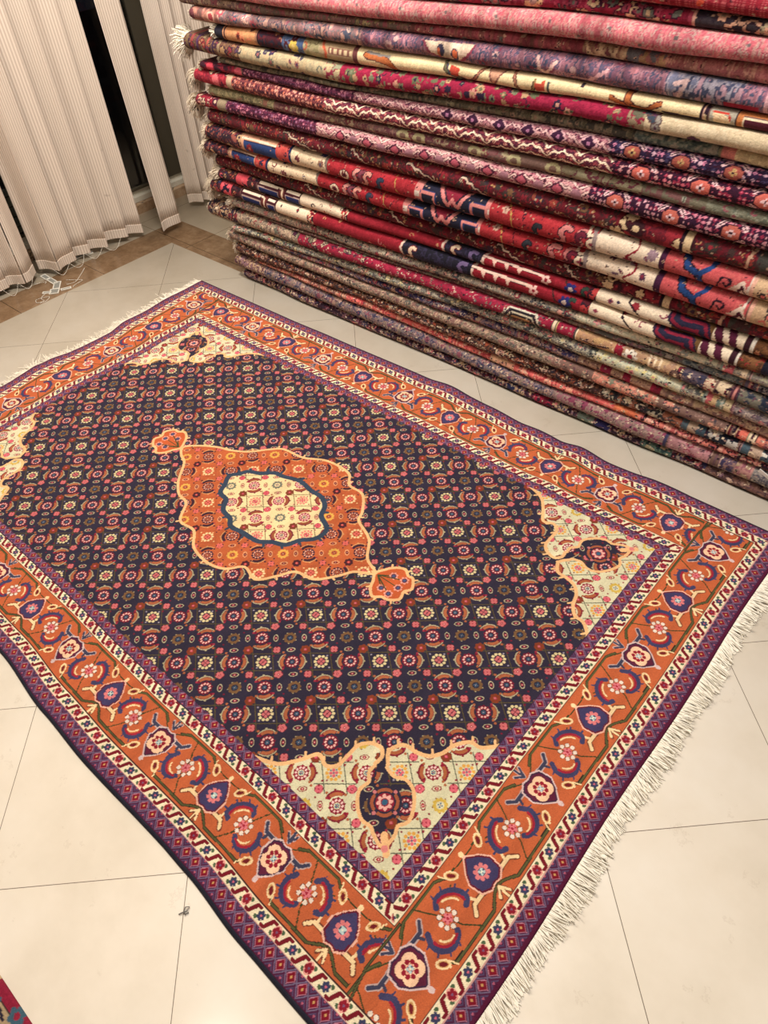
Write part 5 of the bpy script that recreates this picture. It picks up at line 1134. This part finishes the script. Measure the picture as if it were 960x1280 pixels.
        # threads lie over the neighbouring folds instead of passing through them
        bz = np.array([np.interp(ue, uu, b_) for b_ in bounds]); ues = np.array([l_[3] for l_ in LAYERS]); rcs = np.array([l_[2] for l_ in LAYERS])
        lj = np.clip(np.searchsorted(bz, v_[:, 2]) - 1, 0, len(LAYERS) - 1); hit = (lj != li) & (v_[:, 0] > ues[lj] - .005) & (v_[:, 1] > STACK_V + rcs[lj] - .012)
        below = hit & (lj < li) & (ues[lj] < ue - .012); side = hit & ~below
        v_[below, 2] = bz[lj[below] + 1] + .004; v_[side, 0] = np.minimum(ues[lj[side]], ue) - .0065
        link('fringe', mesh_np('fringe', v_ - np.array([0, STACK_V, float(bounds[li].mean())]), f_), MAT_FRINGE2 if nm not in ('HC', 'CG', 'GG', 'CF') else MAT_FRINGE, o)

# ------------------------------------------------------------------ vertical blind hanging at the window
blind = empty('vertical_blind', (-2.12, 1.9, 2.62))
tag(blind, 'beige vertical blind of striped fabric vanes hanging beside the rug stack', 'blind')
local(MB().box((-2.15, -.5, 2.60), (-2.09, 3.36, 2.66)), blind).build('headrail', MAT_TRACK, blind, bevel=.003)
def vane(b1, b2, z0=.028, t1=None, t2=None, bow=.010, hem=True, sgn=1):
    t1 = t1 or b1; t2 = t2 or b2
    n_, mz = 15, 26
    def sheet(za, zb_, off, th_):
        co_ = []; ac = []
        L_ = math.hypot(b2[0] - b1[0], b2[1] - b1[1]); dx_, dy_ = (b2[0] - b1[0]) / L_, (b2[1] - b1[1]) / L_; nx_, ny_ = -dy_ * sgn, dx_ * sgn
        for sd in (0, 1):
            for zi in range(mz):
                z = za + (zb_ - za) * zi / (mz - 1); f = (z - z0) / (2.60 - z0)
                for k_ in range(n_):
                    t = k_ / (n_ - 1)
                    x = (b1[0] + (b2[0] - b1[0]) * t) * (1 - f) + (t1[0] + (t2[0] - t1[0]) * t) * f; y = (b1[1] + (b2[1] - b1[1]) * t) * (1 - f) + (t1[1] + (t2[1] - t1[1]) * t) * f
                    q = bow * math.sin(math.pi * t) + .0035 * math.sin(2 * math.pi * t + z * 1.3) + off + (th_ if sd else 0)
                    co_.append((x + nx_ * q, y + ny_ * q, z)); ac.append(t * .127)
        F1 = grid_faces(mz, n_); m0 = mz * n_; F2 = F1[:, ::-1] + m0
        rg_ = list(range(n_)) + [r * n_ + n_ - 1 for r in range(1, mz)] + [(mz - 1) * n_ + k_ for k_ in range(n_ - 2, -1, -1)] + [r * n_ for r in range(mz - 2, 0, -1)]
        R_ = np.array(rg_); R2 = np.roll(R_, -1); F3 = np.stack([R_, R_ + m0, R2 + m0, R2], -1)
        me_ = mesh_np('vane', np.array(co_) - np.array(blind.location), np.concatenate([F1, F2, F3]))
        at = me_.attributes.new('across', 'FLOAT', 'POINT'); at.data.foreach_set('value', np.array(ac, np.float32))
        return me_
    o_ = link('vane', sheet(z0, 2.60, 0, .0012), MAT_VANE, blind)
    if hem: link('hem', sheet(z0 - .002, z0 + .042, -.0022, .0056), MAT_VANE, o_)
    return o_
V_ = [((-2.14, 2.43), (-2.087, 2.489), 1), ((-2.165, 2.323), (-2.115, 2.413), 1), ((-2.156, 2.221), (-2.101, 2.28), 1), ((-2.157, 2.104), (-2.124, 2.19), 1), ((-2.086, 1.991), (-2.119, 2.089), 1), ((-2.186, 1.931), (-2.081, 1.984), 1),
      ((-2.111, 1.818), (-2.169, 1.903), -1), ((-2.161, 1.745), (-2.107, 1.812), 1), ((-2.121, 1.65), (-2.143, 1.748), 1), ((-2.18, 1.55), (-2.11, 1.64), 1), ((-2.10, 1.45), (-2.17, 1.54), 1), ((-2.18, 1.35), (-2.10, 1.43), 1), ((-2.12, 1.24), (-2.15, 1.34), 1)]
for k_ in range(14): V_.append(((-2.18 + .06 * (k_ % 2), 1.14 - .1 * k_), (-2.10 - .05 * (k_ % 2), 1.22 - .1 * k_), 1))
EXT = {0: .40, 1: .25, 2: .45, 3: .45}
for k_, (a1, a2, sg) in enumerate(V_):
    q = EXT.get(k_, 0); a1 = (a1[0] - .012 * (q > 0), a1[1] + (a1[1] - a2[1]) * q); a2 = (a2[0], a2[1] + (.014 if k_ == 4 else 0)); vane(a1, a2, sgn=sg)
vane((-2.003, 2.557), (-2.019, 2.685), .03, (-2.12, 2.56), (-2.12, 2.69), .012)
for a1, a2 in (((-2.185, 2.868), (-2.125, 2.925)), ((-2.185, 2.91), (-2.105, 2.97)), ((-2.175, 2.955), (-2.10, 3.03)), ((-2.150, 3.02), (-2.095, 3.13)), ((-2.13, 3.12), (-2.12, 3.24))): vane(a1, a2)
# bead chains looping from hem to hem, and the ones that fell on the floor
def chain(pts, label, n_=None, parent=None, name='bead_chain', r_=.0019, step=.0055):
    P_ = [Vector((p[0], p[1], p[2])) for p in pts]; sm = []
    for i_ in range(len(P_) - 1):
        p0, p1, p2, p3 = P_[max(i_-1, 0)], P_[i_], P_[i_+1], P_[min(i_+2, len(P_)-1)]
        for q in range(10):
            t = q / 10; sm.append(.5 * (2*p1 + (p2-p0)*t + (2*p0-5*p1+4*p2-p3)*t*t + (3*p1-p0-3*p2+p3)*t**3))
    sm.append(P_[-1]); org = Vector(blind.location) if parent else Vector((sm[0].x, sm[0].y, 0)); mb = MB(); acc = 0; last = sm[0]; mb.tube([p - org for p in sm], .0005, 3)
    for p in sm:
        acc += (p - last).length; last = p
        if acc >= step: mb.ball(p - org, r_, 5, 3); acc = 0
    o_ = mb.build(name, MAT_BEAD, parent, smooth=True)
    if not parent: o_.location = org; tag(o_, label, 'chain', 'bead chains fallen on the floor')
    return o_
ends_ = [(( a1[0]+a2[0])/2, (a1[1]+a2[1])/2) for a1, a2, _ in V_]
for k_ in (1, 2, 3, 4, 6, 7):
    (x1, y1), (x2, y2) = ends_[k_], ends_[k_+1]
    chain([(x1 + .03, y1, .045), ((x1 + x2)/2 + .035, (y1*2+y2)/3, .008), ((x1+x2)/2 + .04, (y1 + y2*2)/3, .006), (x2 + .03, y2, .045)], '', parent=blind)
chain([(-2.055, 2.10, .003), (-2.01, 2.05, .003), (-1.965, 1.99, .003), (-1.975, 1.95, .003)], 'bead chain trailing straight from the hems towards the fallen weight plates')
chain([(-2.02, 1.97, .003), (-1.98, 2.00, .003), (-1.95, 2.02, .003), (-1.94, 1.975, .003), (-1.93, 1.955, .003)], 'short bead chain ending beside the longest weight plate')
chain([(-1.985, 1.845, .003), (-1.96, 1.80, .003), (-1.925, 1.795, .003), (-1.935, 1.765, .003), (-1.965, 1.78, .003), (-1.94, 1.83, .003), (-1.915, 1.80, .003), (-1.92, 1.77, .003)], 'tangled bead chain on the brown marble strip in front of the weight plates')
chain([(-2.11, 1.85, .003), (-2.09, 1.90, .003), (-2.075, 1.89, .003)], 'little bead chain between the hems and the rearmost weight plate')
def weight(cx_, cy_, l_, w_, an, label, z0=.0005):
    o_ = empty('blind_weight', (cx_, cy_, z0)); o_.rotation_euler = (0, 0, an)
    tag(o_, label, 'weight', 'vane weight plates fallen on the floor')
    MB().box((-l_/2 + .004, -w_/2 + .004, .0004), (l_/2 - .004, w_/2 - .004, .0026)).build('plate', MAT_PLATE, o_, bevel=.0006)
    fr_ = MB()
    for a_, b_ in (((-l_/2, -w_/2), (l_/2, -w_/2 + .004)), ((-l_/2, w_/2 - .004), (l_/2, w_/2)), ((-l_/2, -w_/2 + .0042), (-l_/2 + .004, w_/2 - .0042)), ((l_/2 - .004, -w_/2 + .0042), (l_/2, w_/2 - .0042))):
        fr_.box((a_[0], a_[1], 0), (b_[0], b_[1], .004))
    fr_.build('clip_frame', MAT_PLASTIC, o_)
WEIGHTS = [(-2.164, 1.927, -2.099, 1.924, 0.028, 'grey weight plate in a clear clip, rearmost of the chain of plates'),
 (-2.110, 1.926, -2.031, 1.923, 0.028, 'grey weight plate in a clear clip, second from the blind in the chain of plates'),
 (-2.039, 1.937, -1.981, 1.893, 0.034, 'squarish grey weight plate where the chain of plates bends'),
 (-1.984, 1.890, -1.948, 1.860, 0.045, 'grey weight plate nearest the tile joint with another on either side'),
 (-2.001, 1.832, -1.972, 1.861, 0.018, 'narrow grey weight plate beside the tangled beads'),
 (-1.954, 1.902, -1.932, 1.946, 0.018, 'long narrow weight plate pointing towards the wall, at the brown strip edge'),
 (-2.188, 2.124, -2.184, 2.169, 0.022, 'dark weight plate half under the hems of the blind'),
 (-2.192, 2.174, -2.170, 2.222, 0.022, 'dark weight plate lying deepest under the blind hems')]
for x1, y1, x2, y2, w_, lb in WEIGHTS:
    weight((x1+x2)/2, (y1+y2)/2, math.hypot(x2-x1, y2-y1), w_, math.atan2(y2-y1, x2-x1), lb)

# ------------------------------------------------------------------ small things
t_ = empty('price_tag', (1.135, 2.478, .096)); tag(t_, 'small white paper tag tucked between the lowest folds at the stack front', 'tag')
mb = MB(); mb.v = [(-.028, .0, .018), (.03, .0, -.004), (.034, -.004, .008), (-.024, -.003, .032), (-.028, .0012, .0185), (.03, .0012, -.0035), (.034, -.0028, .0085), (-.024, -.0018, .0325)]
mb.f = [(0, 1, 2, 3), (7, 6, 5, 4), (0, 4, 5, 1), (1, 5, 6, 2), (2, 6, 7, 3), (3, 7, 4, 0)]
mb.build('paper', MAT_TAG, t_)
MB().tube([(.030, -.002, .0), (.040, .006, .006), (.05, .016, .012)], .0006, 4).build('string', MAT_TAG, t_)
lp = [(.0, -.012, .002), (.004, -.004, .003), (.009, .004, .003), (.006, .012, .003), (.001, .006, .0045), (.004, -.001, .004), (.011, -.004, .0025), (.013, .004, .002)]
o = MB().tube(lp, .0013, 5).build('thread_knot', MAT_LINT, smooth=True); o.location = (.689, .583, 0); o['label'] = 'tiny grey knotted thread on the tile joint near the rug edge'; o['category'] = 'thread'
